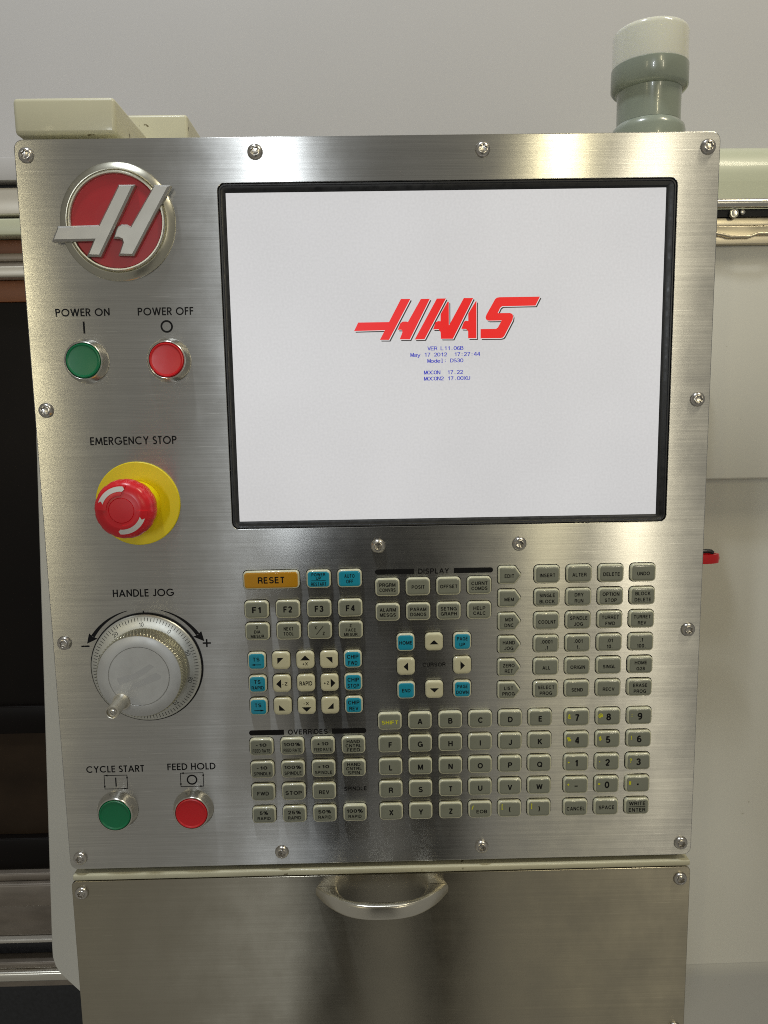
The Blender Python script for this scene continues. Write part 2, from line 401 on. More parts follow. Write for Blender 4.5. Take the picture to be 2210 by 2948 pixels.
def glyphs(text, weight, mono=False):
    """stroke lettering, cap height 1"""
    if not GLY: GLY.update(glyph_table())
    k = (text, weight, mono)
    if k in TXT: return TXT[k]
    V = []; Fc = []; x = 0
    for ch in text:
        if ch == ' ': x += .62 if mono else .36; continue
        wd, strokes = GLY[ch]
        x0 = x
        if mono:
            sc = min(1.0, .5 / max(.01, wd)); off = (.5 - wd * sc) / 2
        else: sc = 1; off = weight / 2
        for j, stt in enumerate(strokes):
            closed = stt[0] == 'c'
            path = [(px * sc, py) for px, py in (stt[1] if closed else stt)]
            for j2, piece in enumerate([path] if closed else split_sharp(path)):
                v, f = strip(piece, weight, closed)
                b0 = len(V); V += [(x0 + off + a, b, j + j2) for a, b in v]; Fc += [tuple(b0 + i for i in q_) for q_ in f]
        x += (.62 if mono else wd + weight + .13)
    TXT[k] = (V, Fc)
    return TXT[k]
def wt(bold): return .15 + bold * 2.3
def text_geo(items, h, mono=False, bold=.012):
    """items: (text, cx, cz, cap height, width or None[, rot]) -> flat mesh at height h"""
    V = []; Fc = []
    for it in items:
        t, cx, cz, H, W = it[:5]; rot = it[5] if len(it) > 5 else 0
        v, fs = glyphs(t, wt(bold), mono)
        x0 = min(a[0] for a in v); x1 = max(a[0] for a in v)
        sx = W / (x1 - x0) if W else H
        b0 = len(V); ca, sa = math.cos(rot), math.sin(rot)
        for a, b, j in v:
            px = (a - (x0 + x1) / 2) * sx; pz = (b - .5) * H
            V.append((cx + px * ca - pz * sa, -h - .008 * j, cz + px * sa + pz * ca))
        for q_ in fs: Fc.append(tuple(b0 + i for i in q_))
    return V, Fc
def strip(path, t, closed=False):
    """constant-width band along a polyline, mitred"""
    P = [Vector(p) for p in path]; n = len(P); Lf = []; Rt = []
    for i in range(n):
        a = P[i - 1] if (i > 0 or closed) else None; c = P[(i + 1) % n] if (i < n - 1 or closed) else None
        d1 = (P[i] - a).normalized() if a is not None else (c - P[i]).normalized()
        d2 = (c - P[i]).normalized() if c is not None else d1
        n1 = Vector((-d1.y, d1.x)); n2 = Vector((-d2.y, d2.x)); k = t / 2 / max(.35, 1 + n1.dot(n2))
        off = (n1 + n2) * k
        Lf.append(tuple(P[i] + off)); Rt.append(tuple(P[i] - off))
    v = []
    for l, r in zip(Lf, Rt): v += [l, r]
    m = n if closed else n - 1
    f = [(2 * i, 2 * i + 1, 2 * ((i + 1) % n) + 1, 2 * ((i + 1) % n)) for i in range(m)]
    return v, f
def arc(cx, cy, r, a0, a1, n=14):
    return [(cx + r * math.cos(math.radians(a0 + (a1 - a0) * i / n)), cy + r * math.sin(math.radians(a0 + (a1 - a0) * i / n))) for i in range(n + 1)]
def split_sharp(path, lim=-.15):
    out = []; cur = [path[0]]
    for i in range(1, len(path)):
        cur.append(path[i])
        if i < len(path) - 1:
            d1 = (Vector(path[i]) - Vector(path[i - 1])).normalized(); d2 = (Vector(path[i + 1]) - Vector(path[i])).normalized()
            if d1.dot(d2) < lim: out.append(cur); cur = [path[i]]
    out.append(cur)
    return out
T = .15; q = T / 2
GEO = {   # geometric sans capitals: centre lines on a cap height of 1
 'P': (.58, [[(q, 0), (q, 1)], [(q, 1 - q)] + arc(.3, .715, .285 - q + .0, 90, -90) + [(q, .43 + q)]]),
 'O': (1.0, [('c', arc(.5, .5, .5 - q, 0, 360, 30)[:-1])]),
 'W': (1.08, [[(.05, 1), (.3, 0.02), (.54, 1), (.78, .02), (1.03, 1)]]),
 'E': (.5, [[(q, 0), (q, 1)], [(q, 1 - q), (.5, 1 - q)], [(q, .52), (.48, .52)], [(q, q), (.5, q)]]),
 'R': (.6, [[(q, 0), (q, 1)], [(q, 1 - q)] + arc(.3, .715, .285 - q, 90, -90) + [(q, .43 + q)], [(.28, .48), (.54, 0)]]),
 'N': (.7, [[(q, 0), (q, 1 - q), (.7 - q, q), (.7 - q, 1)]]),
 'F': (.48, [[(q, 0), (q, 1)], [(q, 1 - q), (.48, 1 - q)], [(q, .52), (.45, .52)]]),
 'M': (.92, [[(.05, 0), (.16, .93), (.46, .12), (.76, .93), (.87, 0)]]),
 'G': (.98, [arc(.5, .5, .5 - q, 42, 352, 24), [(.98 - q / 2, .46), (.55, .46)]]),
 'C': (.9, [arc(.5, .5, .5 - q, 45, 315, 24)]),
 'Y': (.68, [[(.05, 1), (.34, .48), (.63, 1)], [(.34, .5), (.34, 0)]]),
 'S': (.52, [arc(.26, .735, .19, 35, 240, 10) + arc(.26, .275, .205, 60, -150, 10)]),
 'T': (.5, [[(0, 1 - q), (.5, 1 - q)], [(.25, 1), (.25, 0)]]),
 'H': (.64, [[(q, 0), (q, 1)], [(.64 - q, 0), (.64 - q, 1)], [(q, .52), (.64 - q, .52)]]),
 'A': (.8, [[(.05, 0), (.4, .95), (.75, 0)], [(.17, .3), (.63, .3)]]),
 'D': (.72, [[(q, 0), (q, 1)], [(q, 1 - q)] + arc(.25, .5, .5 - q, 90, -90, 14) + [(q, q)]]),
 'L': (.44, [[(q, 1), (q, q), (.44, q)]]),
 'J': (.44, [[(.44 - q, 1), (.44 - q, .26)] + arc(.22, .24, .22 - q, 0, -170, 8)]),
}
def geo_text(text, cx, cz, H, W):
    x = 0; V = []; Fc = []
    for ch in text:
        if ch == ' ': x += .38; continue
        wd, strokes = GEO[ch]
        for k, st in enumerate(strokes):
            closed = st[0] == 'c'
            for j, piece in enumerate([st[1]] if closed else split_sharp(st)):
                v, f = strip(piece, T * 1.1, closed)
                b0 = len(V); V += [(x + a, b, k + j) for a, b in v]; Fc += [tuple(b0 + i for i in g) for g in f]
        x += wd + .14
    tw = x - .14; sx = W / tw
    return [(cx + (a - tw / 2) * sx, -.04 - .012 * k, cz + (b - .5) * H) for a, b, k in V], Fc
def merge(*gs):
    V = []; Fc = []
    for v, f in gs:
        b0 = len(V); V += v; Fc += [tuple(b0 + i for i in g) for g in f]
    return V, Fc
def flat(path2, h): 
    v, f = path2
    return [(a, -h, b) for a, b in v], f
def poly(pts, h):
    return [(a, -h, b) for a, b in pts], [tuple(range(len(pts)))]

# ================================================================== the setting
wall = box('wall', -1500, 1500, 420, 440, -200, 1200, 'wall_paint', bev=0); wall['kind'] = 'structure'

# ------------------------------------------------------------------ machine skin right of / behind the pendant
encl = thing('machine_enclosure', 'cream painted machine casing behind the control panel, with rounded top cover', 'machine casing', (0, 250, -640))
EZ = 640
def ez(n): return n + EZ
# lower front sheet with slanted, chamfered left edge
pts = [(-376.5, -539), (-340, -590), (-338, -640), (-338, -760), (560, -760), (560, 4), (-345, 4), (-345, 78)]
prism('front_sheet', [(-376, ez(-518)), (-376.2, ez(-532)), (-374, ez(-543)), (-369.5, ez(-552)), (-361, ez(-562)), (-344, ez(-581)), (-310, ez(-620)), (-300, ez(-620)), (-300, ez(-566)), (620, ez(-561)), (620, ez(4)), (600, ez(60)), (-346, ez(110))],
      -14, 0, 'skin_paint', encl, 1.2, drop=1.2)
extrude_x('bottom_fold', [(0.3, ez(-560)), (2, ez(-575)), (10, ez(-586)), (110, ez(-760)), (114, ez(-760)), (20, ez(-560))], -300, 620, 'skin_paint', encl)
# upper panel, 14 mm proud of the sheet, from the step up to the rail
box('upper_panel', 200, 620, -24, -1.5, ez(3), ez(262), 'skin_paint', encl, 2)
v, f = raised([(-46, -85), (30, -85), (38, -65), (40, -45), (38, -28), (26, -20), (26, 90), (-46, 90)], 4, [(0, 0), (0, 54), (1.0, 55)], 4)
obj('shadow_caster', v, f, 'skin_paint', encl, (282, -.2, ez(78)), 30)  # unseen box added behind the panel, outline shaped to shadow the casing
# rounded cover above the rail
prof = [(-14, ez(262.5)), (-14, ez(296))]
for k in range(9):
    a = math.radians(k * 90 / 8); prof.append((-14 + 26 - 26 * math.cos(a) , ez(296 + 38 * math.sin(a))))
prof += [(168, ez(345)), (168, ez(262.5))]
extrude_x('top_cover', prof, 240, 620, 'cover_paint', encl, smooth=30)

# ------------------------------------------------------------------ rail with latch bracket on the right
rail = thing('guide_rail', 'polished steel tube rail on gold zinc bracket, right of the control panel', 'rail', (330, 225.5, 233))
RX = lambda x: x - 330
RZ = lambda z: z - 233
tube('rail_tube', [(RX(225), -11, RZ(270.2)), (RX(620), -11, RZ(270.2))], 4.6, 'chrome', rail, 20)
extrude_x('dark_channel', [(-6, RZ(266)), (-.6, RZ(266)), (-.6, RZ(259)), (-6, RZ(259))], RX(225), RX(620), 'black_gap', rail)
box('upper_bracket', RX(225), RX(620), -4, -.6, RZ(250.8), RZ(258.8), 'zinc_gold', rail, .6)
box('lower_bracket', RX(225), RX(620), -7, -.6, RZ(233), RZ(250.4), 'zinc_gold', rail, .8)
tube('bent_wire', [(RX(225), -12, RZ(243.5)), (RX(330), -12, RZ(243.0)), (RX(340), -12, RZ(241.2)), (RX(347), -12, RZ(239.3)), (RX(366), -12, RZ(239.2)), (RX(373), -12, RZ(241.9)), (RX(620), -12, RZ(241.9))], 1.35, 'zinc_gold', rail, 10)
v, f = lathe([(4.4, 0), (4.4, 2.2), (3.9, 2.9), (3.2, 3.0), (2.8, 2.2), (0.6, 2.0)], 20)
obj('roller', v, f, 'chrome', rail, (RX(350.5), -8, RZ(261.2)), 40)
v, f = lathe([(2.4, 0), (2.4, 1.5), (1.8, 2.0), (.4, 2.1)], 16)
obj('roller_pin', v, f, 'chrome', rail, (RX(359), -8, RZ(262.6)), 40)
v, f = lathe([(3.6, 0), (3.4, 1.6), (2.2, 2.6), (1.5, 2.6), (1.4, 1.2)], 20)
obj('bolt', v, f, 'white_paint', rail, (RX(389.5), -7, RZ(247.2)), 40)

# ------------------------------------------------------------------ red hook loop behind the panel
hook = thing('red_loop', 'small red enamelled loop poking out behind the right edge of the control panel', 'hook', (322, 200, -73))
outer = [(19 * math.cos(math.radians(a)) + 2, 8 * math.sin(math.radians(a))) for a in range(-90, 91, 15)]
loop = [(-60, -8)] + outer + [(-60, 8)]
R = [[(x, y, z) for x, y in loop] for z in (0,)]
V = []; n_ = len(loop)
for s, z in ((1.0, -4.5), (1.04, 0), (1.0, 4.5)): V += [(x * s, y * s, z) for x, y in loop]
inn = [(x * .86, y * .62, z) for z in (4.5, -4.5) for x, y in loop]
V += inn; Fh = []
for k in range(4):
    for i in range(n_ - 1): Fh.append((k * n_ + i, k * n_ + i + 1, (k + 1) * n_ + i + 1, (k + 1) * n_ + i))
for i in range(n_ - 1): Fh.append((4 * n_ + i, 4 * n_ + i + 1, i + 1, i))
obj('loop_band', V, Fh, 'red_enamel', hook, (0, 0, 0), 40)
tube('inner_cord', [(-60, 0, 6.2), (4, 0, 6.6), (9, 0, 7.2), (13, 0, 6.6), (15, 0, 5)], 2.2, 'black_rubber', hook, 8)
tube('mount_post', [(-52, 0, 0), (-52, 49, 0)], 6, 'dark_steel', hook, 16)

# ------------------------------------------------------------------ sliding door on the left
door = thing('sliding_door', 'dark window of the machine door with stacked metal rails, left of the panel', 'machine door', (-420, 300, -640))
DX0, DX1 = -620, 170       # local x range
def dbar(name, z1, z0, y0, m, bev=1.0, y1=30):
    return box(name, DX0, DX1, y0, y1, ez(z0), ez(z1), m, door, bev)
dbar('gap_strip', 322, 316.6, 12, 'black_gap', 0)
dbar('head_rail', 316.4, 289, 0, 'rail_light', 1.5)
dbar('gap_strip', 288.8, 284.4, 12, 'black_gap', 0)
dbar('header_board', 284, 267, -6, 'cover_paint', 1.5)
dbar('brown_strip', 266.6, 251.2, 14, 'brown_panel', .5)
dbar('track_rail', 250.8, 243, 4, 'dark_steel', 1.5)
dbar('track_groove', 242.8, 237.2, 10, 'dark_steel', .5)
dbar('track_rail', 236.8, 225, -2, 'rail_light', 2)
dbar('brown_strip', 224.6, 202, 16, 'brown_panel', .5)
dbar('window_pane', 201.6, -257.8, 20, 'dark_glass', 0)
dbar('window_pane', -292.2, -421, 20, 'brown_reflection', 0)  # lower pane, its brown reflection painted as base colour
dbar('window_seal', -421.4, -461, 10, 'dark_glass', 2)
dbar('sill_edge', -461.4, -471, 2, 'dark_steel', 2)
dbar('sill_bar', -471.4, -501, -4, 'dark_steel', 3)
dbar('sill_plate', -501.4, -544, 4, 'dark_steel', 3)
dbar('sill_edge', -544.3, -549, -2, 'rail_light', 1.2)
dbar('brown_strip', -549.4, -574, 14, 'black_rubber', .5)
dbar('lower_rail', -574.6, -583, -2, 'dark_steel', 2)
dbar('lower_rail', -583.3, -596, -8, 'satin_steel', 3)
dbar('lower_rail', -596.3, -607, -2, 'dark_steel', 2)
dbar('kick_plate', -607.5, -760, 20, 'black_rubber', .5)
dbar('window_bar', -258, -292, 14, 'dark_glass', 2)
wall2 = box('upper_casing', DX0, DX1, -4, 119, ez(322.5), ez(345), 'wall_paint', door, .5)

# ------------------------------------------------------------------ support arm above the panel's left corner
arm = thing('support_arm', 'cream painted square arm ends rising behind the top left corner of the panel', 'support arm', (-208, 10, 267))
box('arm_cover', -35, 34.5, 0, 150, 4.8, 29, 'beige_paint', arm, 3, seg=4)
box('arm_post', -22, 22, 12, 150, -40, 4.6, 'black_gap', arm, .5)
box('arm_bracket', -60, 59, 112, 270, -40, 57, 'beige_paint', arm, 3, seg=4)

# ------------------------------------------------------------------ beacon
bea = thing('beacon_light', 'grey green beacon lamp with frosted white cap on top of the panel', 'beacon', (208.8, 55, 258))
def bz(n, prof, m, loc=(0, 0, 0)):
    v, f = lathe_z(prof); o = obj(n, v, f, m, bea, loc, 40); return o
bz('foot_flange', [(25, 0), (26.5, 2), (26.5, 24), (25.8, 27), (23.4, 29.4), (23, 30)], 'beacon_grey')
bz('neck', [(22.9, 30.2), (22.9, 50), (23.4, 52.5)], 'beacon_grey')
bz('collar', [(23.5, 52.6), (26.2, 53.4), (27.6, 55.2), (27.6, 69.2), (27.2, 69.6)], 'beacon_grey')
bz('lens', [(26.9, 69.8), (26.9, 91.2), (26.5, 93.2), (25.2, 94.6), (23, 95), (10, 95.2)], 'lens_white')

# ================================================================== the control panel
cp = thing('control_panel', 'brushed steel machine control panel with lit screen, keypad, jog wheel and push buttons', 'control panel', (0, 0, 0))
# face plate with the screen opening
PW, PH = 480.0, 531.4
OX0, OX1, OZ0, OZ1 = -104.2, 211.3, -3.0, 236.0
def plate_with_hole():
    outer = lambda i: fillet(offset_convex(rect(PW, PH), i) if i else rect(PW, PH), 6 - i, 5)
    inn = lambda i: fillet(rect(OX1 - OX0 + 2 * i, OZ1 - OZ0 + 2 * i, (OX0 + OX1) / 2, (OZ0 + OZ1) / 2), 5 + i, 5)
    Rr = [[(x, 3, z) for x, z in outer(0)], [(x, .5, z) for x, z in outer(0)], [(x, .12, z) for x, z in outer(.2)], [(x, 0, z) for x, z in outer(.6)],
          [(x, 0, z) for x, z in inn(.4)], [(x, .12, z) for x, z in inn(.1)], [(x, .5, z) for x, z in inn(0)], [(x, 3, z) for x, z in inn(0)]]
    v, f = rings_mesh(Rr, False, False)
    n = len(Rr[0])
    f += [(7 * n + i, 7 * n + (i + 1) % n, (i + 1) % n, i) for i in range(n)]
    return v, f
v, f = plate_with_hole()
obj('face_plate', v, f, 'brushed_plate', cp, (0, 0, 0), 8)
box('housing', -234, 234, 3.2, 45, -261, 261, 'beige_paint', cp, 5, seg=3)

# screws
v, f = lathe([(5.3, 0), (5.25, .5), (4.9, 1.5), (4.2, 2.4), (3.3, 2.95), (2.75, 3.1), (2.45, 3.0), (2.3, 1.0), (1.0, .8)], 36,
             rmod=lambda k, a: 1 + (.13 * math.cos(6 * a) if k >= 6 else 0))
scr = None
SCREWS = [(-231.8, 255.4), (-77.6, 255.8), (77, 255.6), (231.4, 255.6), (-231.6, 84.5), (-231.3, -85.4), (230.9, 84.8), (230.6, -84.8),
          (-231.7, -256.2), (-77.2, -255), (77, -254.6), (231.6, -255.6), (1, -17.2), (104.2, -17.5)]
for i, (x, z) in enumerate(SCREWS):
    if scr is None:
        scr = obj('screw', v, f, 'screw_steel', cp, (x, -.02, z), 35); o = scr
    else: o = share(scr, cp, (x, -.02, z))
    o.rotation_euler = (0, random.uniform(0, 1), 0)

# bezel and display
LX, LZ = 52.757, 116.18
LW, LH = 304.1, 228.1
def frame_ring(name, steps, m, parent):
    Rr = []
    for (x0, x1, z0, z1, r, y) in steps:
        Rr.append([(x, y, z) for x, z in fillet(rect(x1 - x0, z1 - z0, (x0 + x1) / 2, (z0 + z1) / 2), r, 5)])
    v, f = rings_mesh(Rr, False, False)
    return obj(name, v, f, m, parent, (0, 0, 0), 25)
a0, a1, b0_, b1_ = OX0, OX1, OZ0, OZ1
def ins(i, r, y): return (a0 + i, a1 - i, b0_ + i, b1_ - i, r, y)
l0, l1, m0, m1 = LX - LW / 2, LX + LW / 2, LZ - LH / 2, LZ + LH / 2
bez = frame_ring('screen_bezel', [ins(-1.5, 5, 3.1), ins(.12, 5, 2.0), ins(.25, 4.9, .9), ins(.7, 4.5, .4), ins(1.4, 4, .5), ins(1.8, 3.6, 1.5),
      ins(2.3, 3.2, 1.6), (l0 - 1.6, l1 + 1.6, m0 - 1.5, m1 + 1.5, 1.2, 2.0), (l0 - 1.0, l1 + 1.0, m0 - 1, m1 + 1, .8, 2.4), (l0, l1, m0, m1, .3, 3.0), (l0 - .1, l1 + .1, m0 - .1, m1 + .1, .3, 4.0)], 'black_rubber', cp)
v, f = raised(rect(LW + 1, LH + 1), .3, [(0, -4), (0, 0)])
disp = obj('display', v, f, 'screen_white', cp, (LX, 3.1, LZ))
LOGO = [
 [(-32.6, 41.7), (-26, 41.6), (-41.4, 13.7), (-47.8, 13.8), (-44.2, 20.4), (-65.9, 20.2), (-62.9, 26), (-41.2, 26)],
 [(-18.6, 41.5), (-12.3, 41.5), (-26.7, 13.8), (-33.8, 14), (-31.9, 18.6), (-31.9, 20), (-32.6, 20.6), (-35.1, 20.6), (-33.2, 25.1), (-31.5, 26.2), (-29, 26.2), (-27.9, 25.8)],
 [(-7.4, 41.6), (-1, 41.6), (-16.3, 13.8), (-23.2, 13.7)],
 [(.1, 39.3), (1, 39.3), (1, 23.0), (11.6, 41.7), (18.2, 41.6), (3.8, 13.8), (-4.6, 13.9), (-4.9, 18.6), (-6.2, 20.5), (-10.2, 20.5), (-8.4, 25.4), (-6.6, 26.2), (-4.9, 26), (-4.8, 31)],
 [(20, 39.4), (20.5, 39.4), (20.5, 13.9), (14.6, 14), (14.6, 18.8), (13.2, 20.4), (9.8, 20.6), (11.6, 25.4), (13, 26.2), (14.7, 25.8), (14.7, 31)],
 [(65.2, 41.9), (62.1, 35.8), (38.6, 35.7), (37.2, 34.6), (35.5, 31), (44, 31), (45.8, 30.3), (46.4, 28.7), (46, 26.2), (40.2, 15.2), (39.2, 14.1), (37.4, 13.7), (23.4, 13.8), (23.4, 20.2), (34.3, 20.2), (35.6, 21), (38.3, 25.9), (29.2, 25.9), (27.4, 26.7), (26.9, 28.2), (27.5, 30), (33.6, 40.6), (34.8, 41.6), (36.8, 41.9)],
]
def logo_layer(dx, dz, h):
    return merge(*[poly([(a + dx, b + dz) for a, b in (reversed(p))], h) for p in LOGO])
for nm, g, m in (('logo_shadow', merge(logo_layer(1.05, -1.15, .08), logo_layer(.75, -.8, .10)), 'screen_black'), ('logo_outline', logo_layer(.38, -.42, .14), 'screen_bright'), ('logo', logo_layer(0, 0, .2), 'screen_red')):
    obj(nm, g[0], g[1], m, disp)
lines = [('VER L11.06B', -1.5, 7.35, 2.7, 25.6), ('May 17 2012  17:27:44', -1.65, 3.05, 2.7, 49.5), ('Model: DS30', -1.6, -1.25, 2.7, 25.6), ('MOCON  17.22', -2.95, -9.4, 2.7, 27.9), ('MOCON2 17.00XU', -.45, -13.7, 2.7, 32.9)]
v, f = text_geo(lines, .12, True, -.004)
obj('screen_text', v, f, 'screen_blue', disp)

# emblem
v, f = lathe([(39.2, 0), (39.2, 1.0), (38.4, 2.0), (34.4, 3.6), (33.9, 3.5), (33.6, 2.9), (33.3, 3.5), (33.0, 4.3), (32.3, 4.9), (31.4, 4.9), (30.8, 4.2), (30.5, 3.0)], 72, cap1=False)
emb = obj('emblem', v, f, 'emblem_ring', cp, (-172.9, -.02, 211.2), 30)
emb['label'] = 'round badge with silver H bars over a red disc'
v, f = lathe([(30.6, 1), (30.6, 3.0), (15, 3.2)], 64)
obj('red_disc', v, f, 'emblem_red', emb)
prism('letter_bar', [(3.9, 22.7), (-11, -3), (-38.6, -3.6), (-43.3, -13.5), (-15.4, -13.4), (-20.5, -23.5), (-11, -23.9), (15.1, 22.6)], 2.5, 8.2, 'emblem_silver', emb, 1.3, drop=1.4)
prism('letter_bar', [(27.8, 22.4), (10.3, -4.2), (8.2, -3.0), (4.2, -2.9), (1.8, -4), (.3, -6.5), (-1.9, -12.1), (2.2, -12.3), (3.9, -13.2), (4.3, -14.8), (.9, -23.2), (11.3, -23.6), (38.8, 21.8)], 2.5, 8.2, 'emblem_silver', emb, 1.2, drop=1.4)

# printed labels on the plate
def printed(name, g, m='black_print'):
    return obj(name, g[0], g[1], m, cp)
printed('printed_label', geo_text('POWER ON', -201.4, 151.6, 5.3, 37.4))
printed('printed_label', geo_text('POWER OFF', -143.9, 151.5, 5.3, 38.6))
printed('printed_label', geo_text('EMERGENCY STOP', -171.7, 62.3, 5.7, 61.2))
printed('printed_label', geo_text('HANDLE JOG', -171.2, -48.8, 5.6, 44.6))
printed('printed_label', geo_text('CYCLE START', -200.6, -184.6, 5.3, 43.4))
printed('printed_label', geo_text('FEED HOLD', -143.2, -184.0, 5.3, 36.1))
printed('printed_mark', poly(rect(1.3, 8.2, -201.1, 141.3), .05))
printed('printed_mark', flat(strip(arc(-143.7, 141.2, 3.7, 0, 360, 32)[:-1], 1.25, True), .05))
for cx, cz, ring in ((-200.7, -195.1, False), (-143.2, -194.6, True)):
    wx, hz = 17.2, 10.8
    x0, x1, z0, z1 = cx - wx / 2, cx + wx / 2, cz - hz / 2, cz + hz / 2
    gs = [flat(strip([(x0, z0), (x1, z0), (x1, z1), (x0, z1)], .5, True), .05)]
    for (tx, tz, dx, dz) in ((x0, z1, -1, 0), (x0, z0, 0, -1), (x1, z0, 1, 0), (x1, z1, 0, 1)):
        bx, bz_ = tx - dx * 2.6, tz - dz * 2.6; px, pz = -dz * .75, dx * .75
        gs.append(poly([(tx, tz), (bx + px, bz_ + pz), (bx - px, bz_ - pz)], .062))
    if ring: gs.append(flat(strip(arc(cx, cz, 3.5, 0, 360, 28)[:-1], 1.1, True), .05))
    else: gs.append(poly(rect(.95, 7.2, cx, cz), .05))
    printed('printed_mark', merge(*gs))

# push buttons
def push_button(x, z, m, label):
    v, f = lathe([(15.4, 0), (15.4, 1.0), (15.0, 2.4), (14.2, 4.6), (13.3, 7.0), (12.9, 7.7), (12.5, 7.9), (12.1, 7.6), (12.0, 5.5)], 56, cap1=False)
    o = obj('push_button', v, f, 'chrome', cp, (x, -.02, z), 35); o['label'] = label
    v, f = lathe([(11.9, 4), (11.9, 7.2), (11.6, 7.9), (11.0, 8.1), (10.6, 7.9), (10.0, 7.65), (9.6, 7.6)], 56)
    obj('button_cap', v, f, m, o, (0, 0, 0), 12)
push_button(-200.6, 118.2, 'green_plastic', 'green round push button under the power on lettering')
push_button(-143.3, 117.9, 'red_plastic', 'red round push button under the power off lettering')
push_button(-200.6, -217.8, 'green_plastic', 'green round push button under the cycle start lettering')
push_button(-143.2, -217.9, 'red_plastic', 'red round push button under the feed hold lettering')

# emergency stop
v, f = lathe([(30.1, 0), (30.1, 1.2), (29.6, 1.6), (17, 1.7), (16.6, 1.4), (16.4, 1.7)], 72)
es = obj('emergency_stop', v, f, 'yellow_plastic', cp, (-170.9, -.02, 17.2), 30); es['label'] = 'red mushroom stop button on a yellow disc'
v, f = lathe([(16.2, 1), (16.0, 9), (13, 15), (12, 26)], 56)
obj('collar', v, f, 'yellow_plastic', es, (0, 0, 0), 35)
v, f = lathe([(12, 19), (17.6, 20), (19.6, 22), (20.3, 26), (20.2, 30), (19.4, 33.4), (18.0, 35.6), (16.4, 36.8), (12.2, 37.9), (11.9, 37.9), (8.7, 38.2), (8.45, 37.9), (8.2, 38.3), (3, 38.5)], 120,
             rmod=lambda k, a: 1 + ((.007 if 2 <= k <= 5 else .004) * (1 if (a * 12 / (2 * math.pi)) % 1 > .28 else -1) if 2 <= k <= 6 else 0))
hd = obj('mushroom_head', v, f, 'red_stop', es, (0, 0, 0), 25)
for off in (0, 180):
    # raised shoe and white arrow
    o_ = arc(0, 0, 17.2, 78 + off, 178 + off, 20); i_ = arc(0, 0, 10.2, 178 + off, 90 + off, 20)
    Rr = []
    def topz(p): 
        r = math.hypot(*p); return 37.9 if r < 12.3 else 37.9 - (r - 12.2) / 4.2 * 1.1 if r < 16.4 else 36.8 - (r - 16.4) / 1.6 * 1.2
    no, ni = len(o_), len(i_)
    V = []; Fh = []
    for (p, qv) in zip(o_, reversed(i_)):
        for t in (0, .25, .5, .75, 1):
            x, z = p[0] * (1 - t) + qv[0] * t, p[1] * (1 - t) + qv[1] * t
            V.append((x, -(topz((x, z)) + .75), z))
    for k in range(no - 1):
        for j in range(4): Fh.append((k * 5 + j, (k + 1) * 5 + j, (k + 1) * 5 + j + 1, k * 5 + j + 1))
    nb = len(V); V += [(x, y + 1.2, z) for x, y, z in V]
    for k in range(no - 1):
        Fh.append((k * 5, nb + k * 5, nb + (k + 1) * 5, (k + 1) * 5)); Fh.append((k * 5 + 4, (k + 1) * 5 + 4, nb + (k + 1) * 5 + 4, nb + k * 5 + 4))
    for e in (0, no - 1):
        for j in range(4): Fh.append((e * 5 + j, e * 5 + j + 1, nb + e * 5 + j + 1, nb + e * 5 + j))
    # arrow: a curved band with pointed head and swallow tail
    o2 = obj('grip_shoe', V, Fh, 'red_stop', es, (0, 0, 0), 25)
    bm = bmesh.new(); bm.from_mesh(o2.data); bmesh.ops.recalc_face_normals(bm, faces=list(bm.faces)); bm.to_mesh(o2.data); bm.free()
    V = []; Fh = []; na = 14
    for k in range(na + 1):
        a = math.radians(160 - (160 - 84) * k / na + off)
        sh = 5 if k == 0 else 0
        for j, (r, da) in enumerate(((16.3, 0), (14.6, 0), (12.9, 0))):
            aa = a + math.radians((-7 if (k == 0 and j == 1) else 0) + (-5 if (k == na and j == 1) else 0))
            x, z = r * math.cos(aa), r * math.sin(aa); V.append((x, -(topz((x, z)) + .82), z))
    for k in range(na):
        for j in range(2): Fh.append((k * 3 + j, k * 3 + j + 1, (k + 1) * 3 + j + 1, (k + 1) * 3 + j))
    obj('turn_arrow', V, Fh, 'white_print', es)

# jog wheel
JX, JZ = -171.7, -105.0
v, f = lathe([(41.4, 0), (41.4, .9), (41.0, 1.2), (40.6, 1.2), (40.5, .6)], 96)
jog = obj('jog_wheel', v, f, 'black_print', cp, (JX, -.02, JZ), 30); jog['label'] = 'satin aluminium jog hand wheel with numbered scale and crank knob'
v, f = lathe([(40.4, .2), (40.4, 2.2), (40.0, 2.8), (38.9, 3.4), (31, 4.7), (29, 4.8)], 96)
obj('scale_ring', v, f, 'aluminium_scale', jog, (0, 0, 0), 30)
V = []; Fh = []
def scale_h(r): return 3.4 + (38.9 - r) / 7.9 * 1.3 + .06
for k in range(100):
    a = math.radians(92 + (k - 10) * 3.6); r0, r1 = (36.0, 38.7) if k % 5 else (35.7, 38.7); hw = .2
    for r, s in ((r0, -1), (r0, 1), (r1, 1), (r1, -1)):
        V.append((r * math.cos(a) - s * hw * math.sin(a), -scale_h(r), r * math.sin(a) + s * hw * math.cos(a)))
    Fh.append((4 * k, 4 * k + 3, 4 * k + 2, 4 * k + 1))
g = [(V, Fh)]
for k in range(10):
    a = math.radians(92 + (k * 10 - 10) * 3.6)
    gt = text_geo([(str(k * 10), 33.6 * math.cos(a), 33.6 * math.sin(a), 3.1, None, a - math.pi / 2)], 0, bold=-.012)
    g.append(([(x, -scale_h(min(38.9, math.hypot(x, z))) - .02, z) for x, y, z in gt[0]], gt[1]))
V, Fh = merge(*g); obj('scale_marks', V, Fh, 'tick_print', jog)
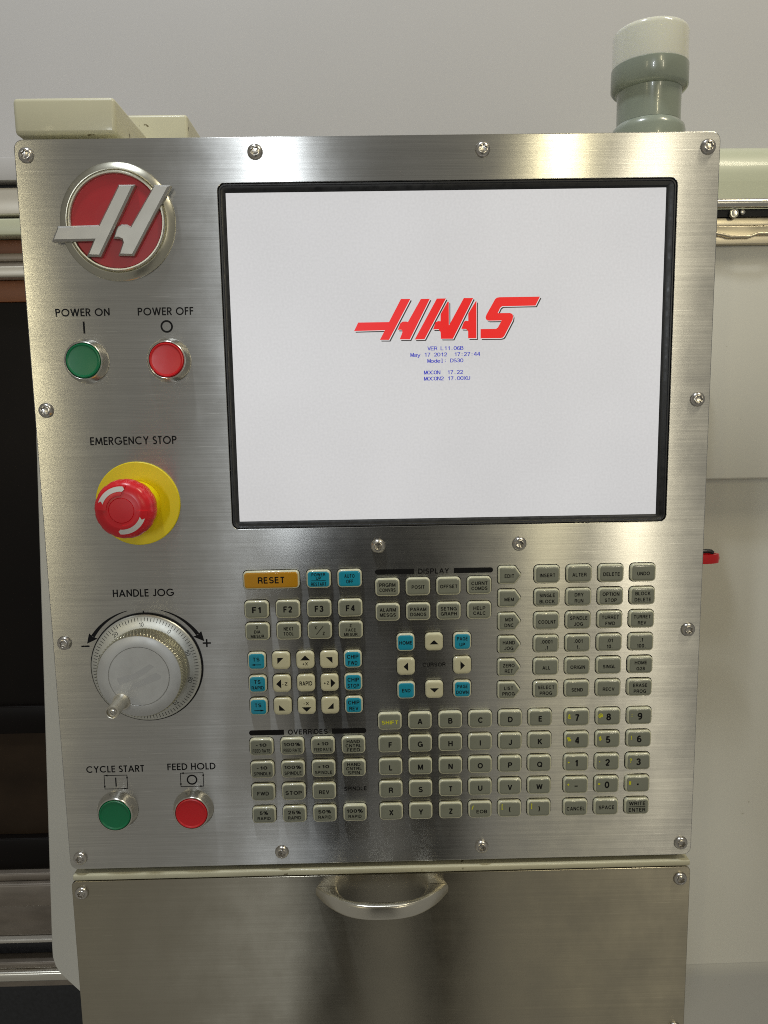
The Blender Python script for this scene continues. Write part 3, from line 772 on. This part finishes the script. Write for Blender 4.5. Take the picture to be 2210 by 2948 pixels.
# knurled knob: ridges lean
nk = 80 * 8
prof = [(30.2, 4.6), (30.2, 6.0)] + [(30.6, 6.4 + 12.6 * t) for t in (0, .2, .4, .6, .8, 1)] + [(30.3, 19.9), (29.9, 20.5)]
def kn(k, a):
    if 2 <= k <= 7:
        t = (k - 2) / 5; u = (a * 80 / (2 * math.pi) + t * 2.0) % 1
        return 1 + (.034 if k not in (2, 7) else .026) * (abs(u - .5) * 4 - 1)
    return 1
v, f = lathe(prof, nk, kn, cap1=False)
obj('knurled_grip', v, f, 'aluminium_knurl', jog, (0, 0, 0), 50)
v, f = lathe([(29.9, 20.5), (29.5, 20.7), (22.0, 20.7), (21.75, 20.3), (21.6, 20.3)], 96, cap1=False)
obj('knob_face', v, f, 'aluminium', jog, (0, 0, 0), 30)
v, f = lathe([(21.5, 20.2), (21.5, 20.6), (21.2, 20.75), (10, 20.75)], 96)
kd = obj('knob_cover', v, f, 'aluminium', jog, (0, 0, 0), 5)
g = merge(poly([(-16, -1), (-14, -6), (3, 1), (11, 7), (8, 9), (-4, 2)], 20.8), poly([(-7, -10), (15, -2), (16, 0), (12, 2.5), (-5, -6)], 20.8))
mat('worn_aluminium', (.55, .55, .54), .5, .7)
obj('worn_mark', g[0], g[1], 'worn_aluminium', kd)
hx, hz_ = -13.6, -18.4
v, f = lathe([(6.4, 20.76), (6.2, 20.9), (5.6, 20.95), (5.3, 20.85)], 40)
o = obj('crank_seat', v, f, 'satin_steel', jog, (hx, 0, hz_), 30)
v, f = lathe([(5.6, 20.9), (4.6, 22.6), (4.5, 27), (4.9, 39.6), (4.7, 40.6), (4.1, 41), (3.7, 40.9), (3.5, 39.2)], 40)
cr = obj('crank_knob', v, f, 'satin_steel', jog, (hx, 0, hz_), 30)
v, f = lathe([(3.0, 39.2), (2.9, 40.0), (2.2, 40.5), (1.3, 40.6), (1.1, 39.8)], 24, rmod=lambda k, a: 1 + (.25 * math.cos(4 * a) if k > 2 else 0))
obj('crank_screw', v, f, 'chrome', cr, (0, 0, 0), 30)
printed('printed_mark', poly(rect(.9, 2.4, -172.1, -63.4), .05))
printed('printed_mark', poly(rect(6, 1.2, -216.2, -88.3), .05))
printed('printed_mark', merge(poly(rect(6, 1.2, -126.9, -87.7), .05), poly(rect(1.2, 6, -126.9, -87.7), .06)))
for s in (-1, 1):      # tapering turn arrows round the wheel
    V = []; Fh = []; na = 16
    A0, A1 = (74, 32)
    for k in range(na + 1):
        a = math.radians(A0 + (A1 - A0) * k / na); rr = 44.6 + .8 * k / na; hw = .2 + 1.25 * (k / na)
        for d in (-hw, hw): V.append((JX + s * (rr + d) * math.cos(a), -.05, JZ + (rr + d) * math.sin(a)))
    for k in range(na): Fh.append((2 * k, 2 * k + 1, 2 * k + 3, 2 * k + 2))
    a = math.radians(A1 - 1); tip = math.radians(A1 - 8.5)
    b0 = len(V)
    for r, aa in ((41.6, math.radians(A1 + .5)), (45.4, math.radians(A1 - .3)), (49.0, math.radians(A1 + .8)), (47.0, tip)):
        V.append((JX + s * r * math.cos(aa), -.06, JZ + r * math.sin(aa)))
    Fh.append((b0, b0 + 1, b0 + 3)); Fh.append((b0 + 1, b0 + 2, b0 + 3))
    printed('printed_arrow', (V, Fh))

# ------------------------------------------------------------------ keypad
KEYMESH = {}
def key_shape(kind):
    if kind == 'arrow': return [(-9.3, -6.7), (3.2, -6.7), (8.0, 0), (3.2, 6.7), (-9.3, 6.7)], 2.2
    wv, hv = {'std': (17.9, 13.4), 'wide': (18.7, 13.4), 'sq': (13.4, 13.4), 'reset': (41.0, 13.6)}[kind]
    return rect(wv, hv), (3.2 if kind != 'sq' else 3.3)
def key(kind, face, x, z, legend, shift=None, label=None):
    tilt = (random.uniform(-.004, .004), random.uniform(-.006, .006), random.uniform(-.003, .003))
    kk = (kind, face)
    if kk not in KEYMESH:
        P, r = key_shape(kind)
        cream = face == 'key_cream_face'
        if cream:
            v, f = raised(P, r, [(0, -.6), (0, 1.5), (.12, 2.1), (.4, 2.65), (.8, 2.95), (1.3, 3.1), (2.4, 3.15)], 5)
            b = obj('key', v, f, face, cp, (x, 0, z), 60); fc = None
        else:
            v, f = raised(P, r, [(0, -.6), (0, 1.5), (.12, 2.1), (.4, 2.6), (.8, 2.86), (1.2, 2.95)], 5)
            b = obj('key', v, f, 'key_cream', cp, (x, 0, z), 60)
            v, f = raised(P, r, [(.95, 2.0), (.98, 2.86), (1.15, 2.98), (1.7, 3.12), (2.6, 3.15)], 5)
            fc = obj('key_face', v, f, face, b, (0, 0, 0), 60)
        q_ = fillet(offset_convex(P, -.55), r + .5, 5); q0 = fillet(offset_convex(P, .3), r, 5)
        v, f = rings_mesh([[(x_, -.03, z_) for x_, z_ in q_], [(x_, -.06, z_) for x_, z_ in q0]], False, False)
        gp = obj('key_gap_shade', v, f, 'black_gap', b)  # flat black ring painted as the shadow gap round the key
        KEYMESH[kk] = (b, fc, gp)
    else:
        b, fc, gp = KEYMESH[kk]
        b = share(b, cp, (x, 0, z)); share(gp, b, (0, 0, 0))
        if fc: share(fc, b, (0, 0, 0))
    b.rotation_euler = tilt
    if legend and legend[0]: obj('key_legend', legend[0], legend[1], legend[2] if len(legend) > 2 else 'black_print', b)
    if shift: obj('shift_legend', shift[0], shift[1], 'yellow_print', b)
    if label: b['label'] = label
    return b
H3 = 3.20
CW = {1: 2.55, 2: 2.5, 3: 2.25}
def leg(text, H=None, W=None, bold=.016, maxw=13.0, dz=0, gap=None, dx=0):
    ls = text.split('|'); n = len(ls); H = H or CW[n]; gap = gap or {1: 0, 2: 4.05, 3: 3.35}[n]; it = []
    for i, t in enumerate(ls):
        v, _ = glyphs(t, wt(bold)); nat = (max(a[0] for a in v) - min(a[0] for a in v)) * H * .95
        it.append((t, dx, dz + gap * ((n - 1) / 2 - i), H, W[i] if W else min(nat, maxw)))
    return text_geo(it, H3, bold=bold)
def G(x, z, t, c='grey', **kw):
    return key('std', 'key_%s_face' % c, x, z, leg(t, **kw), label='%s key reading %s' % ({'grey': 'grey', 'blue': 'turquoise'}[c], t.replace('|', ' ')))
def tri(pts): 
    return poly(pts if ((pts[1][0]-pts[0][0])*(pts[2][1]-pts[0][1])-(pts[1][1]-pts[0][1])*(pts[2][0]-pts[0][0]))>0 else list(reversed(pts)), H3)
cF = [-88.8, -65.9, -43.0, -20.2]
key('reset', 'key_amber_face', -77.3, -40.5, leg('RESET', H=4.6, W=[19.2]), label='wide amber key reading RESET')
key('std', 'key_blue_face', -42.8, -40.5, merge(text_geo([('POWER', 0, 3.5, 2.3, 10), ('UP', 0, .8, 2.3, 3.7), ('RESTART', 0, -3.6, 2.5, 11)], H3, bold=.014), poly(rect(10.6, .35, 0, -1.0), H3)), label='turquoise key reading POWER UP RESTART')
G(-20.2, -40.5, 'AUTO|OFF', 'blue', H=2.6, W=[7.5, 5.1])
for i, x in enumerate(cF): G(x, -62.6, 'F%d' % (i + 1), H=4.4, W=[6.4], bold=.03)
G(cF[0], -79.1, 'X|DIA|MESUR', W=[1.5, 4.6, 9.8]); G(cF[1], -79.1, 'NEXT|TOOL', H=2.5, W=[7, 7.2], gap=3.8)
key('std', 'key_grey_face', cF[2], -79.1, merge(text_geo([('X', -2.9, 2.3, 2.4, 1.6), ('Z', 2.9, -2.2, 2.4, 1.7)], H3), flat(strip([(-2.5, -3), (2.6, 3.4)], .45), H3)), label='grey key reading X slash Z')
G(cF[3], -79.1, 'Z|FACE|MESUR', W=[1.6, 7.2, 9.8])
cT = [-90.2, -72.3, -54.4, -36.85, -19.2]; rT = [-101.6, -119.3, -137.0]
def sq(x, z, legend, c='cream', label=None): return key('sq', 'key_%s_face' % c, x, z, legend, label=label)
for i, (rz_, d) in enumerate(((rT[0], -1), (rT[2], 1))):
    sq(cT[0], rz_, merge(text_geo([('TS', -.2, 1.5, 2.8, 4.8)], H3), poly(rect(6.4, .5, 0, -2.6), H3), tri([(d * 4.2, -2.6), (d * 1.4, -1.9), (d * 1.4, -3.3)])), 'blue', 'turquoise key reading TS with a %s arrow' % ('left' if d < 0 else 'right'))
sq(cT[0], rT[1], text_geo([('TS', 0, 1.9, 2.8, 4.6), ('RAPID', 0, -2.6, 2.5, 9)], H3), 'blue', 'turquoise key reading TS RAPID')
for rz_, t in zip(rT, ('FWD', 'STOP', 'REV')): sq(cT[4], rz_, text_geo([('CHIP', 0, 2.1, 2.9, 8.5), (t, 0, -2.6, 2.9, 6.8 if t != 'STOP' else 8.5)], H3), 'blue', 'turquoise key reading CHIP ' + t)
sq(cT[1], rT[0], tri([(-2.6, 2.4), (2.0, 2.4), (-2.6, -2.2)]), label='cream key with upper left triangle')
sq(cT[2], rT[0], merge(tri([(-3.6, .1), (3.6, .1), (0, 3.8)]), text_geo([('+X', 0, -2.6, 2.3, 3.9)], H3, bold=0)), label='cream key with up triangle and +X')
sq(cT[3], rT[0], tri([(2.6, 2.2), (-2.1, 2.2), (2.6, -2.4)]), label='cream key with upper right triangle')
sq(cT[1], rT[1], merge(tri([(-4.1, 0), (-.4, 3.5), (-.4, -3.5)]), text_geo([('-Z', 2.3, 0, 2.5, 4.1)], H3, bold=0)), label='cream key with left triangle and -Z')
sq(cT[2], rT[1], leg('RAPID', H=3.2, W=[9.4]), label='cream key reading RAPID')
sq(cT[3], rT[1], merge(tri([(4.4, -.1), (.9, 3.4), (.9, -3.6)]), text_geo([('+Z', -2.2, 0, 2.3, 4.1)], H3, bold=0)), label='cream key with right triangle and +Z')
sq(cT[1], rT[2], tri([(-2.6, -3.0), (2.0, -3.0), (-2.6, 1.4)]), label='cream key with lower left triangle')
sq(cT[2], rT[2], merge(tri([(-3.5, -.8), (3.5, -.8), (0, -4.3)]), text_geo([('-X', -.2, 2.1, 2.3, 3.9)], H3, bold=0)), label='cream key with down triangle and -X')
sq(cT[3], rT[2], tri([(2.6, -2.4), (-2.0, -2.4), (2.6, 2.2)]), label='cream key with lower right triangle')
# overrides block
def bars(x0, x1, x2, x3, z, h, word, wc, ww):
    def capl(xa, xb, side):
        r = h / 2
        return [(xa, z + r)] + [(xa - r * math.sin(math.radians(t)) * 1, z + r * math.cos(math.radians(t))) for t in range(20, 180, 20)] + [(xa, z - r), (xb, z - r), (xb, z + r)] if side < 0 else \
               [(xa, z + r), (xa, z - r), (xb, z - r)] + [(xb + r * math.sin(math.radians(t)), z - r * math.cos(math.radians(t))) for t in range(20, 180, 20)] + [(xb, z + r)]
    printed('printed_bar', poly(capl(x0 + h / 2, x1, -1), .05)); printed('printed_bar', poly(capl(x2, x3 - h / 2, 1), .05))
    v, f = text_geo([(word, wc, z, 3.9, ww)], .05, bold=.014); printed('printed_label', (v, f))
bars(-98.6, -72.3, -36.2, -10.3, -158.4, 4.0, 'OVERRIDES', -54.4, 30)
bars(-1.6, 27.1, 56.2, 85.1, -36.7, 3.9, 'DISPLAY', 41.4, 22.6)
cO = [-89.35, -66.2, -43.15, -20.2]; rO = [-168.75, -186.95, -205.0, -223.3]
for k, (rz_, wd, w_) in enumerate(((rO[0], 'FEED RATE', 13.0), (rO[1], 'SPINDLE', 12.8))):
    for i, (t, tw) in enumerate((('-10', 8.0), ('100%', 12.6), ('+10', 8.6))):
        key('std', 'key_grey_face', cO[i], rz_, text_geo([(t, 0, 2.0, 2.5, tw), (wd, 0, -2.6, 2.5, w_)], H3, bold=.012), label='grey key reading %s %s' % (t, wd))
    t3 = 'FEED' if k == 0 else 'SPIN'
    key('std', 'key_grey_face', cO[3], rz_, text_geo([('HAND', 0, 3.2, 2.5, 10), ('CNTRL', 0, -.1, 2.5, 11.8), (t3, 0, -3.4, 2.5, 10 if k == 0 else 9)], H3, bold=.012), label='grey key reading HAND CNTRL ' + t3)
for i, (t, tw) in enumerate((('FWD', 8.8), ('STOP', 12.4), ('REV', 7.8))): G(cO[i], rO[2], t, H=2.9, W=[tw], dz=-.5)
printed('printed_label', text_geo([('SPINDLE', -19.6, -204.8, 3.0, 17.2)], .05, bold=.012))
for i, (t, tw) in enumerate((('5%', 6.4), ('25%', 9.8), ('50%', 9.8), ('100%', 12.2))):
    key('std', 'key_grey_face', cO[i], rO[3], text_geo([(t, 0, 2.0, 2.7, tw), ('RAPID', 0, -2.4, 2.5, 10)], H3, bold=.012), label='grey key reading %s RAPID' % t)
# display block
cD = [7.3, 29.7, 52.1, 74.6]
for row, rz_ in ((('PRGRM|CONVRS', 'POSIT', 'OFFSET', 'CURNT|COMDS'), -47.7), (('ALARM|MESGS', 'PARAM|DGNOS', 'SETNG|GRAPH', 'HELP|CALC'), -66.4)):
    for x, t in zip(cD, row):
        n = t.count('|') + 1
        G(x, rz_, t, H=2.55, W=[11.8, 11.8] if n == 2 and t != 'HELP|CALC' else ([8.8, 9.0] if n == 2 else [{'POSIT': 9.4, 'OFFSET': 12.6}[t]]), gap=3.8)
# cursor block
cC = [20.1, 41.1, 62.0]; rC = [-89.7, -108.05, -126.5]
sq(cC[0], rC[0], leg('HOME', H=2.6, W=[9.4]), 'blue', 'turquoise key reading HOME'); sq(cC[2], rC[0], leg('PAGE|UP', H=2.6, W=[7.8, 4.2], gap=4.5), 'blue', 'turquoise key reading PAGE UP')
sq(cC[0], rC[2], leg('END', H=2.6, W=[6.4]), 'blue', 'turquoise key reading END'); sq(cC[2], rC[2], leg('PAGE|DOWN', H=2.6, W=[7.6, 9.2], gap=4.5), 'blue', 'turquoise key reading PAGE DOWN')
sq(cC[1], rC[0], tri([(-3.3, -1.6), (3.3, -1.6), (0, 1.6)]), label='cream cursor key with up triangle')
sq(cC[0], rC[1], tri([(-1.8, 0), (1.6, 3.3), (1.6, -3.3)]), label='cream cursor key with left triangle')
sq(cC[2], rC[1], tri([(1.9, 0), (-1.4, 3.3), (-1.4, -3.3)]), label='cream cursor key with right triangle')
sq(cC[1], rC[2], tri([(-3.3, 1.3), (3.3, 1.3), (0, -1.9)]), label='cream cursor key with down triangle')
printed('printed_label', text_geo([('CURSOR', 41.2, -108.0, 3.0, 17.2)], .05, bold=.014))
# mode block
cM = [97.8, 124.5, 148.0, 171.5, 195.1]; rM = [-40.4, -57.9, -75.5, -93.1, -110.7, -128.3]
MODE = [('EDIT', 'INSERT', 'ALTER', 'DELETE', 'UNDO'), ('MEM', 'SINGLE|BLOCK', 'DRY|RUN', 'OPTION|STOP', 'BLOCK|DELETE'),
        ('MDI|DNC', 'COOLNT', 'SPINDLE|JOG', 'TURRET|FWD', 'TURRET|REV'), ('HAND|JOG', '.0001|.1', '.001|1.', '.01|10.', '.1|100.'),
        ('ZERO|RET', 'ALL', 'ORIGIN', 'SINGL', 'HOME|G28'), ('LIST|PROG', 'SELECT|PROG', 'SEND', 'RECV', 'ERASE|PROG')]
for rz_, row in zip(rM, MODE):
    for i, (x, t) in enumerate(zip(cM, row)):
        g = leg(t, H=2.6 if '.' not in t else 2.75, maxw=9.6 if i == 0 else 12.8, gap=4.6 if i else 4.3, dx=-1.3 if i == 0 else 0, dz=-.5 if '|' not in t else -.3)
        key('arrow' if i == 0 else 'wide', 'key_grey_face', x, rz_, g, label=('pointed grey key reading ' if i == 0 else 'grey key reading ') + t.replace('|', ' '))
# letters and numbers
cA = [7.5, 30.1, 52.9, 75.4, 98.0, 120.5]; rA = [-150.6, -168.6, -186.8, -204.85, -223.0]
rows = [['SHIFT', 'A', 'B', 'C', 'D', 'E'], list('FGHIJK'), list('LMNOPQ'), list('RSTUVW'), ['X', 'Y', 'Z', 'EOB', '(', ')']]
for rz_, row in zip(rA, rows):
    for x, t in zip(cA, row):
        sh = {'EOB': '/', '(': '[', ')': ']'}.get(t)
        s = text_geo([(sh, -5.8, 2.2, 3.3, None)], H3, bold=.016) if sh else None
        if t == 'SHIFT': lg = (*text_geo([(t, 0, -.6, 2.9, 12.2)], H3, bold=.014), 'yellow_print')
        elif t == 'EOB': lg = text_geo([(t, 1.2, -1.2, 2.7, 8.2)], H3, bold=.012)
        elif t in '()': lg = text_geo([(t, 0, 0.2, 4.2, None)], H3, bold=.012)
        else: lg = text_geo([(t, 0, -.3, 4.1, None)], H3, bold=.03)
        key('std', 'key_grey_face', x, rz_, lg, s, label='grey key reading ' + t)
cN = [148.5, 172.1, 195.7]
nums = [('7&', '8@', '9:'), ('4%', '5$', '6!'), ('1*', "2'", '3?'), ('-+', '0=', '.#')]
for rz_, row in zip(rA, nums):
    for x, t in zip(cN, row):
        big = t[0]
        if big == '.': lg = poly(rect(1.3, 1.3, 0, 0), H3)
        elif big == '-': lg = poly(rect(2.4, .85, 0, -.3), H3)
        else: lg = text_geo([(big, 0, .2, 5.1, None)], H3, bold=.028)
        sy = text_geo([(t[1], -6.0, 1.2 if t[1] not in "*'" else -.2, 3.3, None)], H3, bold=.016)
        key('wide', 'key_grey_face', x, rz_ - .2, lg, sy, label='grey number key reading %s' % {'-': 'minus', '.': 'dot'}.get(big, big))
key('wide', 'key_grey_face', cN[0], rA[4] - .2, leg('CANCEL', H=2.9, W=[13.8], dz=-.4), label='grey key reading CANCEL')
key('wide', 'key_grey_face', cN[1], rA[4] - .2, leg('SPACE', H=2.9, W=[11.8]), label='grey key reading SPACE')
key('wide', 'key_grey_face', cN[2], rA[4] - .2, merge(text_geo([('WRITE', 0, 2.6, 2.9, 12.4), ('ENTER', 0, -2.6, 2.9, 12.8)], H3, bold=.014), poly(rect(12.6, .4, 0, 0), H3)), label='grey key reading WRITE ENTER')

# ================================================================== storage box under the panel
sb = thing('storage_box', 'box with brushed steel front and bow handle, below the control panel', 'storage box', (0, 0, -560))
BZ = 560
v, f = raised(rect(480.4, 300, 0, -275.8 - 150 + BZ), 4, [(0, -2.5), (0, -.4), (.15, -.1), (.5, 0)], 5)
obj('front_panel', v, f, 'brushed_door', sb, (0, -.0, 0), 8)
box('box_body', -236, 236, 2.7, 120, -575 + BZ, -276.5 + BZ, 'beige_paint', sb, 3)
box('ledge', -238.4, 239.2, -1.6, 94, -274.4 + BZ, -269.6 + BZ, 'beige_paint', sb, 1.2, seg=3)
box('gap_shade', -232, 232, 6, 90, -269.4 + BZ, -262 + BZ, 'black_rubber', sb, 0)  # black filler standing in for the shadow between panel and ledge
for x, z in ((-232.6, -285.2), (232.2, -285.6), (232.4, -416), (-232.4, -416)):
    o = share(scr, sb, (x, -.02, z + BZ)); o.name = 'screw'; o.rotation_euler = (0, random.uniform(0, 1), 0)
# bow handle: flat strap swept along an arch, broad feet
V = []; Fh = []; nh = 44; ns = 16
for k in range(nh + 1):
    u = math.sin((-1 + 2 * k / nh) * math.pi / 2)
    o_ = Vector((51.6 * u, -28.5 * max(0, 1 - abs(u) ** 2.6) - .3)); i_ = Vector((34.5 * u, -22.0 * max(0, 1 - abs(u) ** 5) ** .7 - .3))
    cc = (o_ + i_) / 2; hv = (o_ - i_) / 2
    if hv.length < 2: hv = hv.normalized() * 2
    for j in range(ns):
        a = 2 * math.pi * j / ns; ca, sa = math.cos(a), math.sin(a)
        ca = math.copysign(abs(ca) ** .42, ca); sa = math.copysign(abs(sa) ** .42, sa)
        V.append((cc.x + hv.x * ca, min(-.05, cc.y + hv.y * ca), sa * (5.8 - 1.6 * abs(u) ** 6)))
for k in range(nh):
    for j in range(ns):
        j2 = (j + 1) % ns; Fh.append((k * ns + j, k * ns + j2, (k + 1) * ns + j2, (k + 1) * ns + j))
Fh.append(tuple(range(ns))); Fh.append(tuple(reversed(range(nh * ns, nh * ns + ns))))
hd = obj('handle', V, Fh, 'satin_steel', sb, (-.6, 0, -289 + BZ), 40)
bm = bmesh.new(); bm.from_mesh(hd.data); bmesh.ops.recalc_face_normals(bm, faces=list(bm.faces)); bm.to_mesh(hd.data); bm.free()

# ================================================================== the photographer, seen only as a dark reflection in the steel
mat('dark_cloth', (.022, .022, .024), .9, spec=.1, noise=.2, nscale=(40, 40, 40))
mat('phone_black', (.02, .02, .022), .25)
def person():
    J = [('pelvis', (-28, -915, -420), (185, 100)), ('waist', (-25, -905, -270), (172, 90)), ('chest', (25, -890, -60), (122, 95)), ('shoulders', (0, -885, 70), (150, 85)),
         ('neck', (0, -875, 150), (55, 55)), ('jaw', (0, -862, 205), (68, 80)), ('head', (0, -862, 265), (80, 95)), ('crown', (0, -868, 320), (60, 70)),
         ('lsh', (-150, -880, 60), (58, 58)), ('lel', (-160, -770, -150), (48, 48)), ('lwr', (-62, -600, -40), (30, 34)), ('lhand', (-42, -578, 5), (20, 36)),
         ('rsh', (175, -880, 60), (58, 58)), ('rel', (190, -770, -150), (48, 48)), ('rwr', (62, -600, -60), (30, 34)), ('rhand', (46, -578, -15), (20, 36)),
         ('lhip', (-85, -915, -480), (100, 100)), ('lkn', (-100, -900, -870), (66, 68)), ('lan', (-105, -920, -1250), (45, 48)), ('ltoe', (-110, -800, -1310), (45, 30)),
         ('rhip', (105, -915, -480), (100, 100)), ('rkn', (120, -900, -870), (66, 68)), ('ran', (125, -920, -1250), (45, 48)), ('rtoe', (130, -800, -1310), (45, 30))]
    E_ = [('pelvis', 'waist'), ('waist', 'chest'), ('chest', 'shoulders'), ('shoulders', 'neck'), ('neck', 'jaw'), ('jaw', 'head'), ('head', 'crown'),
          ('shoulders', 'lsh'), ('lsh', 'lel'), ('lel', 'lwr'), ('lwr', 'lhand'), ('shoulders', 'rsh'), ('rsh', 'rel'), ('rel', 'rwr'), ('rwr', 'rhand'),
          ('pelvis', 'lhip'), ('lhip', 'lkn'), ('lkn', 'lan'), ('lan', 'ltoe'), ('pelvis', 'rhip'), ('rhip', 'rkn'), ('rkn', 'ran'), ('ran', 'rtoe')]
    ix = {j[0]: i for i, j in enumerate(J)}
    O = Vector((0, -900, -1340))
    me = bpy.data.meshes.new('person'); me.from_pydata([tuple((Vector(j[1]) - O) * MM) for j in J], [(ix[a], ix[b]) for a, b in E_], [])
    o = bpy.data.objects.new('person', me); COL.objects.link(o); o.location = O * MM
    sk = o.modifiers.new('skin', 'SKIN')
    for sv, j in zip(me.skin_vertices[0].data, J): sv.radius = (j[2][0] * MM, j[2][1] * MM)
    me.skin_vertices[0].data[0].use_root = True
    ss = o.modifiers.new('sub', 'SUBSURF'); ss.levels = 2; ss.render_levels = 2
    dg = bpy.context.evaluated_depsgraph_get(); m2 = bpy.data.meshes.new_from_object(o.evaluated_get(dg))
    o.modifiers.clear(); o.data = m2; m2.materials.clear(); m2.materials.append(MATS['dark_cloth'])
    m2.polygons.foreach_set('use_smooth', [True] * len(m2.polygons))
    o['label'] = 'person in dark clothes facing the panel, showing only as a dark reflection in the steel'; o['category'] = 'person'
    return o
person()
ph = box('phone', -39, 39, 0, 8, -118, 38, 'phone_black', None, 3, (2, -566, 80))
ph['label'] = 'dark phone held up in front of the panel by the reflected person'; ph['category'] = 'phone'
